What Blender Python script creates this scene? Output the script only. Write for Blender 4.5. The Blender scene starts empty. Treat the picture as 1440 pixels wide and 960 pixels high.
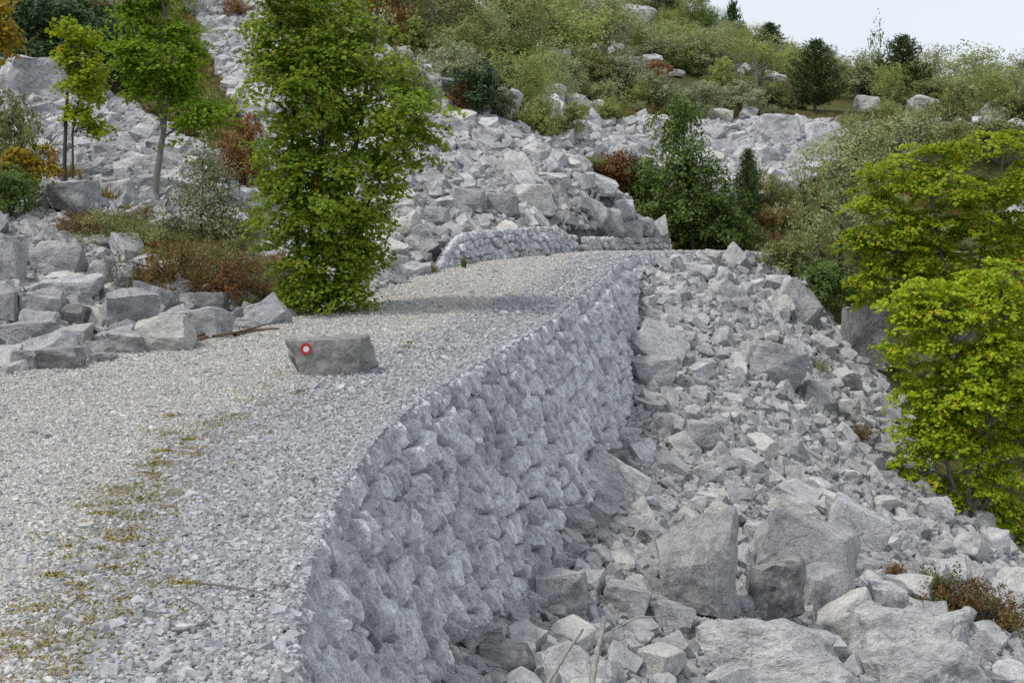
import bpy, bmesh, math, random
import numpy as np
from mathutils import Vector, Euler, Matrix, noise as mnoise

# ------------------------------------------------------------------ camera, sky, sun, exposure
S = bpy.context.scene
COL = S.collection
W, HH, F, HOR = 1440.0, 960.0, 1978.0, 360.0
CAMZ = 1.6
PITCH = math.atan((HH / 2 - HOR) / F)
cd = bpy.data.cameras.new('camera')
cd.sensor_width = 36.0
cd.lens = 36.0 * F / W
cd.clip_start = 0.1
cd.clip_end = 2000
cam = bpy.data.objects.new('camera', cd)
COL.objects.link(cam)
cam.location = (0, 0, CAMZ)
cam.rotation_euler = (math.pi / 2 - PITCH, 0, 0)
S.camera = cam
S.view_settings.view_transform = 'Standard'
S.view_settings.look = 'None'
S.view_settings.exposure = 0.45
S.view_settings.gamma = 1.0
S.cycles.use_denoising = False
S.cycles.max_bounces = 5
S.cycles.diffuse_bounces = 3
S.cycles.transmission_bounces = 3
S.cycles.transparent_max_bounces = 4

SUN_EL, SUN_AZ = math.radians(57), math.radians(-115)     # azimuth from +Y, clockwise
world = bpy.data.worlds.new('World')
S.world = world
world.use_nodes = True
wn = world.node_tree
wn.nodes.clear()
wo = wn.nodes.new('ShaderNodeOutputWorld')
wb = wn.nodes.new('ShaderNodeBackground')
sky = wn.nodes.new('ShaderNodeTexSky')
sky.sky_type = 'NISHITA'
sky.sun_disc = False
sky.sun_elevation = SUN_EL
sky.sun_rotation = SUN_AZ
tc = wn.nodes.new('ShaderNodeTexCoord')
cn = wn.nodes.new('ShaderNodeTexNoise')
cn.inputs['Scale'].default_value = 2.5
cn.inputs['Detail'].default_value = 5
cr = wn.nodes.new('ShaderNodeValToRGB')
cr.color_ramp.elements[0].color = (5.9, 6.3, 6.9, 1)
cr.color_ramp.elements[1].color = (7.0, 7.3, 7.7, 1)
cr.color_ramp.elements[0].position = 0.3
cr.color_ramp.elements[1].position = 0.7
wm = wn.nodes.new('ShaderNodeMixRGB')
wm.inputs['Fac'].default_value = 0.86
wn.links.new(tc.outputs['Generated'], cn.inputs['Vector'])
wn.links.new(cn.outputs['Fac'], cr.inputs['Fac'])
wn.links.new(sky.outputs['Color'], wm.inputs['Color1'])
wn.links.new(cr.outputs['Color'], wm.inputs['Color2'])
wn.links.new(wm.outputs['Color'], wb.inputs['Color'])
wb.inputs['Strength'].default_value = 0.1
wn.links.new(wb.outputs['Background'], wo.inputs['Surface'])

sl = bpy.data.lights.new('sun', 'SUN')
sl.energy = 2.0
sl.angle = math.radians(7)
sl.color = (1.0, 0.95, 0.87)
sun = bpy.data.objects.new('sun', sl)
COL.objects.link(sun)
sd = Vector((math.sin(SUN_AZ) * math.cos(SUN_EL), math.cos(SUN_AZ) * math.cos(SUN_EL), math.sin(SUN_EL)))
sun.rotation_euler = sd.to_track_quat('Z', 'Y').to_euler()

rng = np.random.default_rng(7)
random.seed(7)

# ------------------------------------------------------------------ pixel <-> world
CP, SP = math.cos(PITCH), math.sin(PITCH)
def ray(px, py):
    """direction per metre of forward distance (y = 1)"""
    u = (np.asarray(px, float) - W / 2) / F
    v = (HH / 2 - np.asarray(py, float)) / F
    dy = CP + v * SP
    dz = -SP + v * CP
    return u / dy, dz / dy
def at(px, py, d):
    rx, rz = ray(px, py)
    return (float(rx) * d, d, CAMZ + float(rz) * d)
def proj(x, y, z):
    x, y, z = np.asarray(x, float), np.asarray(y, float), np.asarray(z, float) - CAMZ
    f = y * CP - z * SP
    up = y * SP + z * CP
    f = np.maximum(f, 0.05)
    return W / 2 + F * x / f, HH / 2 - F * up / f

# ------------------------------------------------------------------ ground shape
EDGE = np.array([(-6, 3.2), (-3, 2.2), (0, 1.1), (2, .45), (4, -.48), (5.27, -.88), (6.46, -1.01), (7.5, -1.1), (9.2, -1.2), (11.8, -1.17),
                 (14, -.85), (16.7, -.17), (19.8, .52), (24.8, 1.42), (30.2, 2.3), (32, 2.7), (35, 3.9), (38, 5.6), (40, 7.2), (42, 10), (44, 16), (46, 30)])
LEFT = np.array([(-6, -3), (0, -5.0), (5, -5.4), (10, -5.7), (13, -5.75), (15, -5.4), (17.7, -4.2), (19.4, -3.1), (21.5, -2.75), (24.2, -2.15), (29, -1.0),
                 (32, .7), (35, 1.6), (38, 2.9), (40, 3.9), (42, 6), (44, 11), (46, 24)])
ROADZ = np.array([(-6, 0), (6, 0), (8, .0), (10, .02), (12, .09), (15, .31), (20, .71), (25, 1.11), (30, 1.5), (32, 1.61), (36, 1.69), (40, 1.71), (46, 1.7)])
def smooth_interp(tab):
    ys = np.linspace(tab[0, 0], tab[-1, 0], 1200)
    v = np.interp(ys, tab[:, 0], tab[:, 1])
    k = np.hanning(61); k /= k.sum()
    vp = np.concatenate([np.full(30, v[0]), v, np.full(30, v[-1])])
    vs = np.convolve(vp, k, 'valid')
    return lambda d: np.interp(d, ys, vs)
edge_x, left_x, road_z = smooth_interp(EDGE), smooth_interp(LEFT), smooth_interp(ROADZ)

class TPS:
    def __init__(s, P, lam=0.02):
        P = np.array(P, float)
        s.c = P[:, :2]
        n = len(P)
        K = s.k(s.c, s.c) + lam * np.eye(n) * 10
        A = np.zeros((n + 3, n + 3)); A[:n, :n] = K
        Q = np.c_[np.ones(n), s.c]; A[:n, n:] = Q; A[n:, :n] = Q.T
        b = np.zeros(n + 3); b[:n] = P[:, 2]
        s.w = np.linalg.solve(A, b)
    def k(s, a, b):
        r2 = ((a[:, None, :] - b[None]) ** 2).sum(-1)
        return 0.5 * r2 * np.log(r2 + 1e-9)
    def __call__(s, x, y):
        x, y = np.asarray(x, float), np.asarray(y, float)
        sh = x.shape
        p = np.c_[x.ravel(), y.ravel()]
        out = np.empty(len(p))
        for i in range(0, len(p), 20000):
            q = p[i:i + 20000]
            out[i:i + 20000] = s.k(q, s.c) @ s.w[:-3] + s.w[-3] + q @ s.w[-2:]
        return out.reshape(sh)

FAR_PX = [(700, 130, 54), (620, 60, 60), (640, 0, 76), (800, 190, 50), (800, 120, 62), (800, 40, 85), (900, 230, 47), (900, 160, 60), (900, 80, 80), (900, 5, 105),
          (1000, 250, 49), (1000, 200, 56), (1000, 130, 72), (1000, 62, 100), (1100, 250, 48), (1100, 175, 62), (1100, 125, 80), (1100, 82, 108),
          (1200, 150, 75), (1200, 125, 100), (1300, 152, 72), (1300, 132, 100), (1440, 172, 65), (1440, 142, 100), (1250, 200, 58), (1400, 225, 55), (1440, 330, 50)]
FAR_W = [(-40, 100, 34), (-20, 150, 46), (10, 150, 22), (30, 150, 9), (60, 150, 4), (60, 100, 9), (45, 60, 6), (-70, 70, 34), (-70, 150, 60), (90, 60, 3), (90, 150, 0), (32, 46, 1.0), (20, 46, 1.5)]
HILL_PX = [(0, 470, 17.5), (100, 440, 18.8), (0, 400, 20.5), (0, 300, 26), (0, 200, 35), (0, 100, 45), (0, 0, 57), (200, 380, 22.3), (215, 285, 28), (300, 335, 25), (300, 220, 34),
           (200, 150, 39), (330, 100, 47), (330, 0, 62), (150, 60, 50), (420, 385, 23.8), (420, 250, 33), (420, 120, 46), (500, 60, 56), (500, 0, 66),
           (560, 378, 27.2), (560, 300, 32), (560, 200, 38.5), (600, 110, 46), (650, 330, 31.5), (700, 300, 34), (700, 220, 39), (720, 178, 43.5), (800, 230, 40.5), (860, 278, 38.8), (790, 322, 35.3), (880, 330, 37.5)]
HILL_W = [(-7, 5, .6), (-7, 0, .6), (-12, 8, 3.0), (-14, 0, 3.5), (-25, 10, 9), (-30, 30, 14), (-40, 55, 22), (-7.5, 11, .55), (-9, 14, 1.4),
          (1.6, 35, 1.75), (2.9, 38, 1.8), (4.5, 40, 1.9), (9, 43.5, 1.9), (3.9, 43, 2.3), (5.5, 45, 2.7)]
SCREE_PX = [(640, 960, 11), (740, 830, 15), (775, 720, 17.8), (850, 600, 23), (870, 560, 25), (873, 440, 30), (900, 960, 14), (1000, 865, 16.3), (1160, 960, 16), (1290, 960, 17.3), (1440, 960, 18.5),
            (1440, 860, 22.5), (1440, 775, 27.5), (1300, 695, 27.5), (1300, 800, 22.5), (1150, 700, 24), (1100, 600, 26.5), (1200, 590, 29.5), (1260, 585, 32), (1000, 600, 24.5), (1000, 500, 28.5),
            (1100, 480, 32), (1190, 485, 35), (950, 420, 31.5), (1050, 400, 35.5), (1130, 410, 37.5), (1090, 364, 41), (1000, 364, 38), (920, 366, 35), (885, 385, 32)]
SCREE_W = [(12, 27, -5.6), (16, 20, -7.5), (13, 35, -3.2), (20, 35, -5), (28, 25, -10), (15, 10, -8), (14, 42, -.3), (.3, 5, -2.2), (3, 6, -3.6), (8, 6, -5.8), (3, 0, -4.4),
           (5, 11, -4.2), (9, 15, -5.6), (40, 30, -14), (60, 46, 0)]
tpsL = TPS([at(*p) for p in FAR_PX + HILL_PX] + FAR_W + HILL_W)
tpsR = TPS([at(*p) for p in SCREE_PX] + [at(*p) for p in FAR_PX if p[0] > 950] + SCREE_W + [(20, 46, 1.5), (32, 46, 1.0)])

def sstep(t):
    t = np.clip(t, 0, 1)
    return t * t * (3 - 2 * t)
def HL(x, y):
    z = tpsL(x, y)
    t = left_x(y) - x
    s = np.where(y < 46, np.maximum(sstep(t / 1.2), sstep((y - 42.5) / 3.5)), 1.0)
    return road_z(np.minimum(y, 46)) * (1 - s) + z * s
def HR(x, y):
    x, y = np.asarray(x, float), np.asarray(y, float)
    z = tpsR(x, y)
    s = sstep((y - 37.5) / 8.5)
    m = s > 0
    if m.any():
        zl = HL(x, np.full(np.shape(x), 46.0))
        z = z * (1 - s) + zl * s
    yy = np.minimum(y, 46)
    q = (1 - sstep((x - edge_x(yy)) / (1.0 + 2.5 * sstep((yy - 36) / 5)))) * sstep((yy - 32.5) / 2)
    m = q > 0
    if m.any(): z = z * (1 - q) + (road_z(yy) - .12) * q
    return z
def height(x, y):
    x, y = np.asarray(x, float), np.asarray(y, float)
    right = (y < 46) & (x > edge_x(np.minimum(y, 46)))
    return np.where(right, HR(x, y), HL(x, y))
_T = np.concatenate([np.arange(3, 60, .06), np.arange(60, 150, .2)])
def hit(px, py):
    """where the line of sight through a pixel of the photograph meets the ground"""
    rx, rz = ray(px, py)
    x, z = float(rx) * _T, CAMZ + float(rz) * _T
    below = z < height(x, _T)
    i = int(np.argmax(below)) if below.any() else len(_T) - 1
    d = float(_T[i])
    return Vector((float(rx) * d, d, float(height(float(rx) * d, d))))
def inpoly(px, py, poly):
    px, py = np.asarray(px), np.asarray(py)
    c = np.zeros(px.shape, bool)
    n = len(poly)
    for i in range(n):
        x0, y0 = poly[i]; x1, y1 = poly[(i + 1) % n]
        if y0 == y1: continue
        m = ((y0 > py) != (y1 > py)) & (px < (x1 - x0) * (py - y0) / (y1 - y0) + x0)
        c ^= m
    return c

# ------------------------------------------------------------------ mesh helpers
def mesh_np(name, V, Fc, mats, smooth=False, attr=None):
    """V n x 3, Fc list of int arrays (m x k)"""
    me = bpy.data.meshes.new(name)
    V = np.asarray(V, np.float32)
    if not isinstance(Fc, list): Fc = [Fc]
    Fc = [np.asarray(f, np.int32) for f in Fc if len(f)]
    me.vertices.add(len(V)); me.vertices.foreach_set('co', V.ravel())
    loops = np.concatenate([f.ravel() for f in Fc])
    tot = np.concatenate([np.full(len(f), f.shape[1], np.int32) for f in Fc])
    start = np.concatenate([[0], np.cumsum(tot)[:-1]]).astype(np.int32)
    me.loops.add(len(loops)); me.loops.foreach_set('vertex_index', loops)
    me.polygons.add(len(tot)); me.polygons.foreach_set('loop_start', start); me.polygons.foreach_set('loop_total', tot)
    me.polygons.foreach_set('use_smooth', np.full(len(tot), smooth))
    if attr is not None:
        for an, av in attr.items():
            a = me.attributes.new(an, 'FLOAT', 'POINT'); a.data.foreach_set('value', np.asarray(av, np.float32))
    me.update(calc_edges=True)
    for m in (mats if isinstance(mats, (list, tuple)) else [mats]): me.materials.append(m)
    return me
def link(name, me, parent=None, loc=None, rot=None, scale=None):
    o = bpy.data.objects.new(name, me); COL.objects.link(o)
    if parent: o.parent = parent
    if loc is not None: o.location = loc
    if rot is not None: o.rotation_euler = rot
    if scale is not None: o.scale = scale
    return o
def tag(o, label=None, cat=None, group=None, kind=None):
    if label: o['label'] = label
    if cat: o['category'] = cat
    if group: o['group'] = group
    if kind: o['kind'] = kind
    return o
def empty(name, loc, rz=0, scale=None):
    o = bpy.data.objects.new(name, None); COL.objects.link(o)
    o.empty_display_size = .2
    o.location = loc; o.rotation_euler = (0, 0, rz)
    if scale: o.scale = scale
    return o

# ------------------------------------------------------------------ materials
def nt(name):
    m = bpy.data.materials.new(name); m.use_nodes = True
    t = m.node_tree; t.nodes.clear()
    return m, t, t.nodes.new, t.links.new
def ramp(t, fac, stops):
    r = t.nodes.new('ShaderNodeValToRGB')
    e = r.color_ramp.elements
    while len(e) < len(stops): e.new(0.5)
    for el, (p, c) in zip(e, stops):
        el.position = p; el.color = (*c, 1) if len(c) == 3 else c
    t.links.new(fac, r.inputs['Fac'])
    return r.outputs['Color']
def noise(t, vec, scale, detail=6, rough=.6, dist=0):
    n = t.nodes.new('ShaderNodeTexNoise')
    n.inputs['Scale'].default_value = scale; n.inputs['Detail'].default_value = detail
    n.inputs['Roughness'].default_value = rough; n.inputs['Distortion'].default_value = dist
    if vec is not None: t.links.new(vec, n.inputs['Vector'])
    return n.outputs['Fac']
def mixc(t, mode, fac, a, b):
    n = t.nodes.new('ShaderNodeMixRGB'); n.blend_type = mode
    for s, v in (('Fac', fac), ('Color1', a), ('Color2', b)):
        if isinstance(v, (int, float)): n.inputs[s].default_value = v
        elif isinstance(v, tuple): n.inputs[s].default_value = (*v, 1)
        else: t.links.new(v, n.inputs[s])
    return n.outputs['Color']
def math_(t, op, a, b=0.0, clamp=False):
    n = t.nodes.new('ShaderNodeMath'); n.operation = op; n.use_clamp = clamp
    for i, v in enumerate((a, b)):
        if isinstance(v, (int, float)): n.inputs[i].default_value = v
        else: t.links.new(v, n.inputs[i])
    return n.outputs[0]

def rock_mat(name, dark=(.33, .335, .35), mid=(.5, .505, .52), light=(.66, .66, .66), sc=1.0, stain=.55, streak=False, world_space=False, bump=.75, vary=.25, crack=.6, bdist=.06):
    m, t, N, L = nt(name)
    out = N('ShaderNodeOutputMaterial'); p = N('ShaderNodeBsdfPrincipled')
    p.inputs['Roughness'].default_value = .92; p.inputs['Specular IOR Level'].default_value = .15
    co = N('ShaderNodeTexCoord'); oi = N('ShaderNodeObjectInfo')
    add = N('ShaderNodeVectorMath'); add.operation = 'ADD'
    if world_space:
        g = N('ShaderNodeNewGeometry'); L(g.outputs['Position'], add.inputs[0]); add.inputs[1].default_value = (3.1, 1.7, .3)
    else:
        sc3 = N('ShaderNodeVectorMath'); sc3.operation = 'SCALE'
        cmb = N('ShaderNodeCombineXYZ'); L(oi.outputs['Random'], cmb.inputs[0]); L(oi.outputs['Random'], cmb.inputs[1]); cmb.inputs[2].default_value = .37
        L(cmb.outputs[0], sc3.inputs[0]); sc3.inputs['Scale'].default_value = 57.0
        L(co.outputs['Object'], add.inputs[0]); L(sc3.outputs[0], add.inputs[1])
    v = add.outputs[0]
    n1 = noise(t, v, 1.7 * sc, 8, .62, .4)
    c = ramp(t, n1, [(.25, dark), (.48, mid), (.72, light)])
    n2 = noise(t, v, 14 * sc, 6, .7)
    c = mixc(t, 'MULTIPLY', .8, c, ramp(t, n2, [(.3, (.55, .55, .57)), (.6, (1.08, 1.08, 1.07))]))
    n3 = noise(t, v, 3.1 * sc, 5, .65, .8)
    c = mixc(t, 'MULTIPLY', stain, c, ramp(t, n3, [(.34, (.42, .41, .41)), (.5, (1, 1, 1))]))
    if streak:
        mp = N('ShaderNodeMapping'); mp.inputs['Scale'].default_value = (9, 9, 3.2); mp.inputs['Rotation'].default_value = (0, .35, 0)
        L(v, mp.inputs['Vector'])
        ns = noise(t, mp.outputs[0], 1.6, 6, .7, .5)
        c = mixc(t, 'MULTIPLY', .4, c, ramp(t, ns, [(.35, (.55, .56, .59)), (.62, (1.12, 1.12, 1.12))]))
    # cracks
    wv = N('ShaderNodeMixRGB'); wv.inputs['Fac'].default_value = .25
    nc = N('ShaderNodeTexNoise'); nc.inputs['Scale'].default_value = 2.2 * sc; nc.inputs['Detail'].default_value = 4; L(v, nc.inputs['Vector'])
    L(v, wv.inputs['Color1']); L(nc.outputs['Color'], wv.inputs['Color2'])
    vo = N('ShaderNodeTexVoronoi'); vo.feature = 'DISTANCE_TO_EDGE'; vo.inputs['Scale'].default_value = 1.9 * sc
    L(wv.outputs[0], vo.inputs['Vector'])
    cm = ramp(t, vo.outputs['Distance'], [(.0, (.25, .25, .26)), (.016, (1, 1, 1))])
    nm_ = noise(t, v, 1.1 * sc, 3, .5)
    cmask = math_(t, 'MULTIPLY', ramp(t, nm_, [(.5, (0, 0, 0)), (.56, (1, 1, 1))]), crack)
    c = mixc(t, 'MULTIPLY', cmask, c, cm)
    nf = noise(t, v, 55 * sc, 5, .8)
    c = mixc(t, 'MULTIPLY', .85, c, ramp(t, nf, [(.32, (.5, .5, .52)), (.48, (.98, .98, .98)), (.68, (1.22, 1.22, 1.2))]))
    npit = noise(t, v, 22 * sc, 3, .6)
    c = mixc(t, 'MULTIPLY', .7, c, ramp(t, npit, [(.3, (.42, .42, .42)), (.4, (1, 1, 1))]))
    if vary:
        b = math_(t, 'MULTIPLY_ADD', oi.outputs['Random'], vary); t.nodes[-1].inputs[2].default_value = 1 - vary * .6
        mm = N('ShaderNodeVectorMath'); mm.operation = 'SCALE'; L(c, mm.inputs[0]); L(b, mm.inputs['Scale']); c = mm.outputs[0]
    L(c, p.inputs['Base Color'])
    h = math_(t, 'ADD', math_(t, 'MULTIPLY', n2, .5), n1)
    h = math_(t, 'ADD', h, math_(t, 'MULTIPLY', nf, .35))
    h = math_(t, 'ADD', h, math_(t, 'MULTIPLY', npit, .5))
    h = math_(t, 'ADD', h, math_(t, 'MULTIPLY', math_(t, 'MULTIPLY', math_(t, 'MINIMUM', vo.outputs['Distance'], .02), 9.0), cmask))
    if streak: h = math_(t, 'ADD', h, math_(t, 'MULTIPLY', ns, .5))
    bp = N('ShaderNodeBump'); bp.inputs['Strength'].default_value = bump; bp.inputs['Distance'].default_value = bdist
    L(h, bp.inputs['Height']); L(bp.outputs[0], p.inputs['Normal'])
    L(p.outputs[0], out.inputs['Surface'])
    return m
M = {}
M['rock'] = rock_mat('limestone')
M['rock_dark'] = rock_mat('weathered_limestone', (.13, .13, .135), (.24, .24, .245), (.42, .42, .42), stain=.7)
M['rock_pale'] = rock_mat('fresh_limestone', (.46, .455, .44), (.6, .59, .565), (.7, .69, .66), stain=.25, crack=.4)
M['rock_hero'] = rock_mat('weathered_limestone_face', (.27, .275, .29), (.47, .475, .49), (.66, .66, .66), sc=1.3, stain=.6, bump=.9)
M['rock_pale_rough'] = rock_mat('bare_limestone_outcrop', (.36, .365, .38), (.56, .56, .57), (.7, .7, .7), sc=1.8, stain=.5, bump=1.0)
M['rubble'] = rock_mat('limestone_rubble', (.33, .335, .35), (.5, .505, .52), (.66, .66, .66), vary=.5)
M['wall'] = rock_mat('wall_limestone', (.4, .412, .435), (.66, .672, .695), (.8, .805, .82), sc=1.1, streak=True, world_space=True, bump=.8, vary=.4, crack=.3, stain=.4, bdist=.05)
M['marker'] = rock_mat('marker_rock_face', (.2, .2, .195), (.27, .27, .26), (.36, .36, .35), sc=2.2, stain=.35, vary=0, bump=.4, crack=.35)
M['gravel_grey'] = rock_mat('grey_crushed_stone', (.29, .297, .315), (.41, .418, .44), (.54, .545, .56), sc=.8, stain=.3, vary=.55, crack=0, bump=.2)
M['gravel_cream'] = rock_mat('pale_crushed_stone', (.46, .445, .42), (.57, .555, .53), (.68, .665, .635), sc=.8, stain=.25, vary=.5, crack=0, bump=.2)

def ground_mat(name, kind):
    m, t, N, L = nt(name)
    out = N('ShaderNodeOutputMaterial'); p = N('ShaderNodeBsdfPrincipled')
    p.inputs['Roughness'].default_value = .95; p.inputs['Specular IOR Level'].default_value = .1
    g = N('ShaderNodeNewGeometry'); v = g.outputs['Position']
    n1 = noise(t, v, .6, 7, .65); n2 = noise(t, v, 5, 7, .7); n3 = noise(t, v, 28, 5, .7)
    vo = N('ShaderNodeTexVoronoi'); vo.inputs['Scale'].default_value = 5.5 if kind != 'road' else 34; L(v, vo.inputs['Vector'])
    if kind == 'road':
        a = N('ShaderNodeAttribute'); a.attribute_name = 'track'
        c = mixc(t, 'MIX', a.outputs['Fac'], (.36, .365, .38), (.56, .535, .485))
        sp = N('ShaderNodeSeparateColor'); L(vo.outputs['Color'], sp.inputs[0])
        c = mixc(t, 'MULTIPLY', .9, c, ramp(t, sp.outputs[0], [(0, (.62, .62, .62)), (1, (1.15, 1.15, 1.15))]))
        c = mixc(t, 'MULTIPLY', .8, c, ramp(t, vo.outputs['Distance'], [(.3, (1, 1, 1)), (.75, (.45, .45, .44))]))
        c = mixc(t, 'MULTIPLY', .5, c, ramp(t, n1, [(.3, (.78, .76, .7)), (.65, (1.05, 1.05, 1.05))]))
        h = math_(t, 'SUBTRACT', math_(t, 'MULTIPLY', n3, .5), vo.outputs['Distance'])
        bs, bd = .8, .03
    elif kind == 'rubble':
        sp = N('ShaderNodeSeparateColor'); L(vo.outputs['Color'], sp.inputs[0])
        c = ramp(t, n2, [(.25, (.13, .13, .135)), (.5, (.27, .27, .28)), (.75, (.40, .40, .41))])
        c = mixc(t, 'MULTIPLY', .8, c, ramp(t, sp.outputs[0], [(0, (.55, .55, .55)), (1, (1.1, 1.1, 1.1))]))
        c = mixc(t, 'MULTIPLY', .9, c, ramp(t, vo.outputs['Distance'], [(.3, (1, 1, 1)), (.7, (.35, .35, .35))]))
        h = math_(t, 'SUBTRACT', n2, math_(t, 'MULTIPLY', vo.outputs['Distance'], .8))
        bs, bd = .9, .15
    else:
        a = N('ShaderNodeAttribute'); a.attribute_name = 'rocky'
        soil = ramp(t, n2, [(.28, (.045, .04, .02)), (.45, (.085, .085, .03)), (.6, (.16, .14, .06)), (.75, (.22, .2, .12))])
        soil = mixc(t, 'MULTIPLY', .5, soil, ramp(t, n1, [(.35, (.6, .7, .45)), (.65, (1.1, 1.05, .95))]))
        rk = ramp(t, n2, [(.25, (.1, .1, .105)), (.5, (.2, .2, .21)), (.75, (.33, .33, .34))])
        rk = mixc(t, 'MULTIPLY', .9, rk, ramp(t, vo.outputs['Distance'], [(.3, (1, 1, 1)), (.7, (.4, .4, .4))]))
        fac = math_(t, 'ADD', a.outputs['Fac'], math_(t, 'MULTIPLY', math_(t, 'SUBTRACT', n2, .5), .9), True)
        c = mixc(t, 'MIX', ramp(t, fac, [(.4, (0, 0, 0)), (.6, (1, 1, 1))]), soil, rk)
        h = math_(t, 'ADD', n2, n3); bs, bd = .8, .12
    L(c, p.inputs['Base Color'])
    bp = N('ShaderNodeBump'); bp.inputs['Strength'].default_value = bs; bp.inputs['Distance'].default_value = bd
    L(h, bp.inputs['Height']); L(bp.outputs[0], p.inputs['Normal'])
    L(p.outputs[0], out.inputs['Surface'])
    return m
M['road'] = ground_mat('gravel_bed', 'road')
M['scree'] = ground_mat('scree_bed', 'hill')
M['hill'] = ground_mat('hillside_soil', 'hill')

def leaf_mat(name, cols, trans=.3, patch=.6, sc=1.6, accent=None):
    """cols: ramp colours; per-leaf random plus clump noise; accent = (share, colour)"""
    m, t, N, L = nt(name)
    out = N('ShaderNodeOutputMaterial'); g = N('ShaderNodeNewGeometry')
    oi = N('ShaderNodeObjectInfo')
    n = noise(t, g.outputs['Position'], sc, 3, .6)
    n = math_(t, 'ADD', math_(t, 'MULTIPLY', math_(t, 'SUBTRACT', n, .5), 2.2 * patch), .5)
    r = g.outputs['Random Per Island']
    f = math_(t, 'ADD', math_(t, 'MULTIPLY', n, .5), math_(t, 'MULTIPLY', r, .5), True)
    c = ramp(t, f, [(i / (len(cols) - 1), k) for i, k in enumerate(cols)])
    if accent:
        w = N('ShaderNodeTexWhiteNoise'); w.noise_dimensions = '1D'; L(r, w.inputs['W'])
        n4 = noise(t, g.outputs['Position'], sc * 1.7, 2, .5)
        s = math_(t, 'ADD', math_(t, 'MULTIPLY', w.outputs['Value'], .5), math_(t, 'MULTIPLY', n4, .8))
        c = mixc(t, 'MIX', math_(t, 'GREATER_THAN', s, 1.0 - accent[0]), c, accent[1])
    br = math_(t, 'MULTIPLY_ADD', oi.outputs['Random'], .3); t.nodes[-1].inputs[2].default_value = .85
    mm = N('ShaderNodeVectorMath'); mm.operation = 'SCALE'; L(c, mm.inputs[0]); L(br, mm.inputs['Scale']); c = mm.outputs[0]
    p = N('ShaderNodeBsdfPrincipled'); p.inputs['Roughness'].default_value = .55; p.inputs['Specular IOR Level'].default_value = .25
    L(c, p.inputs['Base Color'])
    tr = N('ShaderNodeBsdfTranslucent'); L(c, tr.inputs['Color'])
    mx = N('ShaderNodeMixShader'); mx.inputs[0].default_value = trans
    L(p.outputs[0], mx.inputs[1]); L(tr.outputs[0], mx.inputs[2]); L(mx.outputs[0], out.inputs['Surface'])
    return m
M['maple'] = leaf_mat('maple_leaves', [(.075, .13, .013), (.145, .235, .02), (.245, .34, .03), (.4, .44, .037)], .5, accent=(.06, (.42, .33, .02)))
M['maple_bright'] = leaf_mat('bright_maple_leaves', [(.1, .19, .014), (.19, .33, .02), (.28, .43, .028), (.4, .5, .035)], .5, accent=(.03, (.42, .33, .02)))
M['maple_yellow'] = leaf_mat('yellowing_maple_leaves', [(0.127, 0.218, 0.0138), (0.241, 0.345, 0.0172), (0.391, 0.46, 0.0207), (0.575, 0.529, 0.023)], .45, accent=(.05, (.55, .33, .02)))
M['maple_gold'] = leaf_mat('golden_maple_leaves', [(.1, .14, .015), (.3, .27, .02), (.42, .3, .02), (.48, .24, .02)], .4, accent=(.12, (.4, .13, .02)))
M['olive'] = leaf_mat('olive_leaves', [(0.0923, 0.107, 0.0365), (0.17, 0.184, 0.0607), (0.255, 0.262, 0.091), (0.338, 0.324, 0.131)], .28)
M['sage'] = leaf_mat('sage_leaves', [(0.117, 0.14, 0.0702), (0.218, 0.25, 0.125), (0.328, 0.359, 0.196), (0.437, 0.468, 0.281)], .28)
M['green'] = leaf_mat('green_leaves', [(0.0486, 0.0892, 0.0194), (0.0892, 0.154, 0.0292), (0.138, 0.211, 0.0421), (0.194, 0.268, 0.0648)], .28)
M['dark'] = leaf_mat('dark_leaves', [(0.0162, 0.0351, 0.0135), (0.027, 0.0567, 0.0189), (0.0432, 0.0783, 0.0243), (0.0675, 0.108, 0.0338)], .12)
M['lime'] = leaf_mat('light_green_leaves', [(0.148, 0.192, 0.0532), (0.252, 0.31, 0.0883), (0.354, 0.407, 0.118), (0.458, 0.472, 0.162)], .36)
M['pale'] = leaf_mat('pale_green_leaves', [(0.16, 0.201, 0.0796), (0.265, 0.313, 0.125), (0.369, 0.408, 0.194), (0.48, 0.497, 0.273)], .32)
M['rust'] = leaf_mat('rusty_leaves', [(0.0875, 0.0562, 0.0225), (0.163, 0.0813, 0.025), (0.237, 0.106, 0.0275), (0.3, 0.163, 0.0438)], .2)
M['heath'] = leaf_mat('heath_leaves', [(0.056, 0.063, 0.021), (0.112, 0.105, 0.028), (0.168, 0.126, 0.035), (0.224, 0.14, 0.042)], .2, accent=(.22, (.2, .07, .02)))
M['pine'] = leaf_mat('pine_needles', [(0.0288, 0.0504, 0.0168), (0.054, 0.084, 0.024), (0.084, 0.12, 0.0336), (0.12, 0.15, 0.048)], .15)
M['grass'] = leaf_mat('dry_grass', [(0.12, 0.12, 0.03), (0.228, 0.198, 0.06), (0.336, 0.276, 0.108), (0.432, 0.36, 0.168)], .25)
M['green_grass'] = leaf_mat('green_grass_blades', [(.06, .09, .015), (.1, .14, .02), (.15, .18, .03), (.2, .2, .05)], .25)
M['withered'] = leaf_mat('withered_blades', [(.16, .13, .07), (.26, .22, .13), (.36, .31, .2), (.3, .26, .12)], .15, sc=4)
M['moss'] = leaf_mat('moss_tufts', [(.1, .08, .02), (.19, .16, .03), (.29, .24, .035), (.17, .11, .04)], .1, sc=5)
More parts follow.
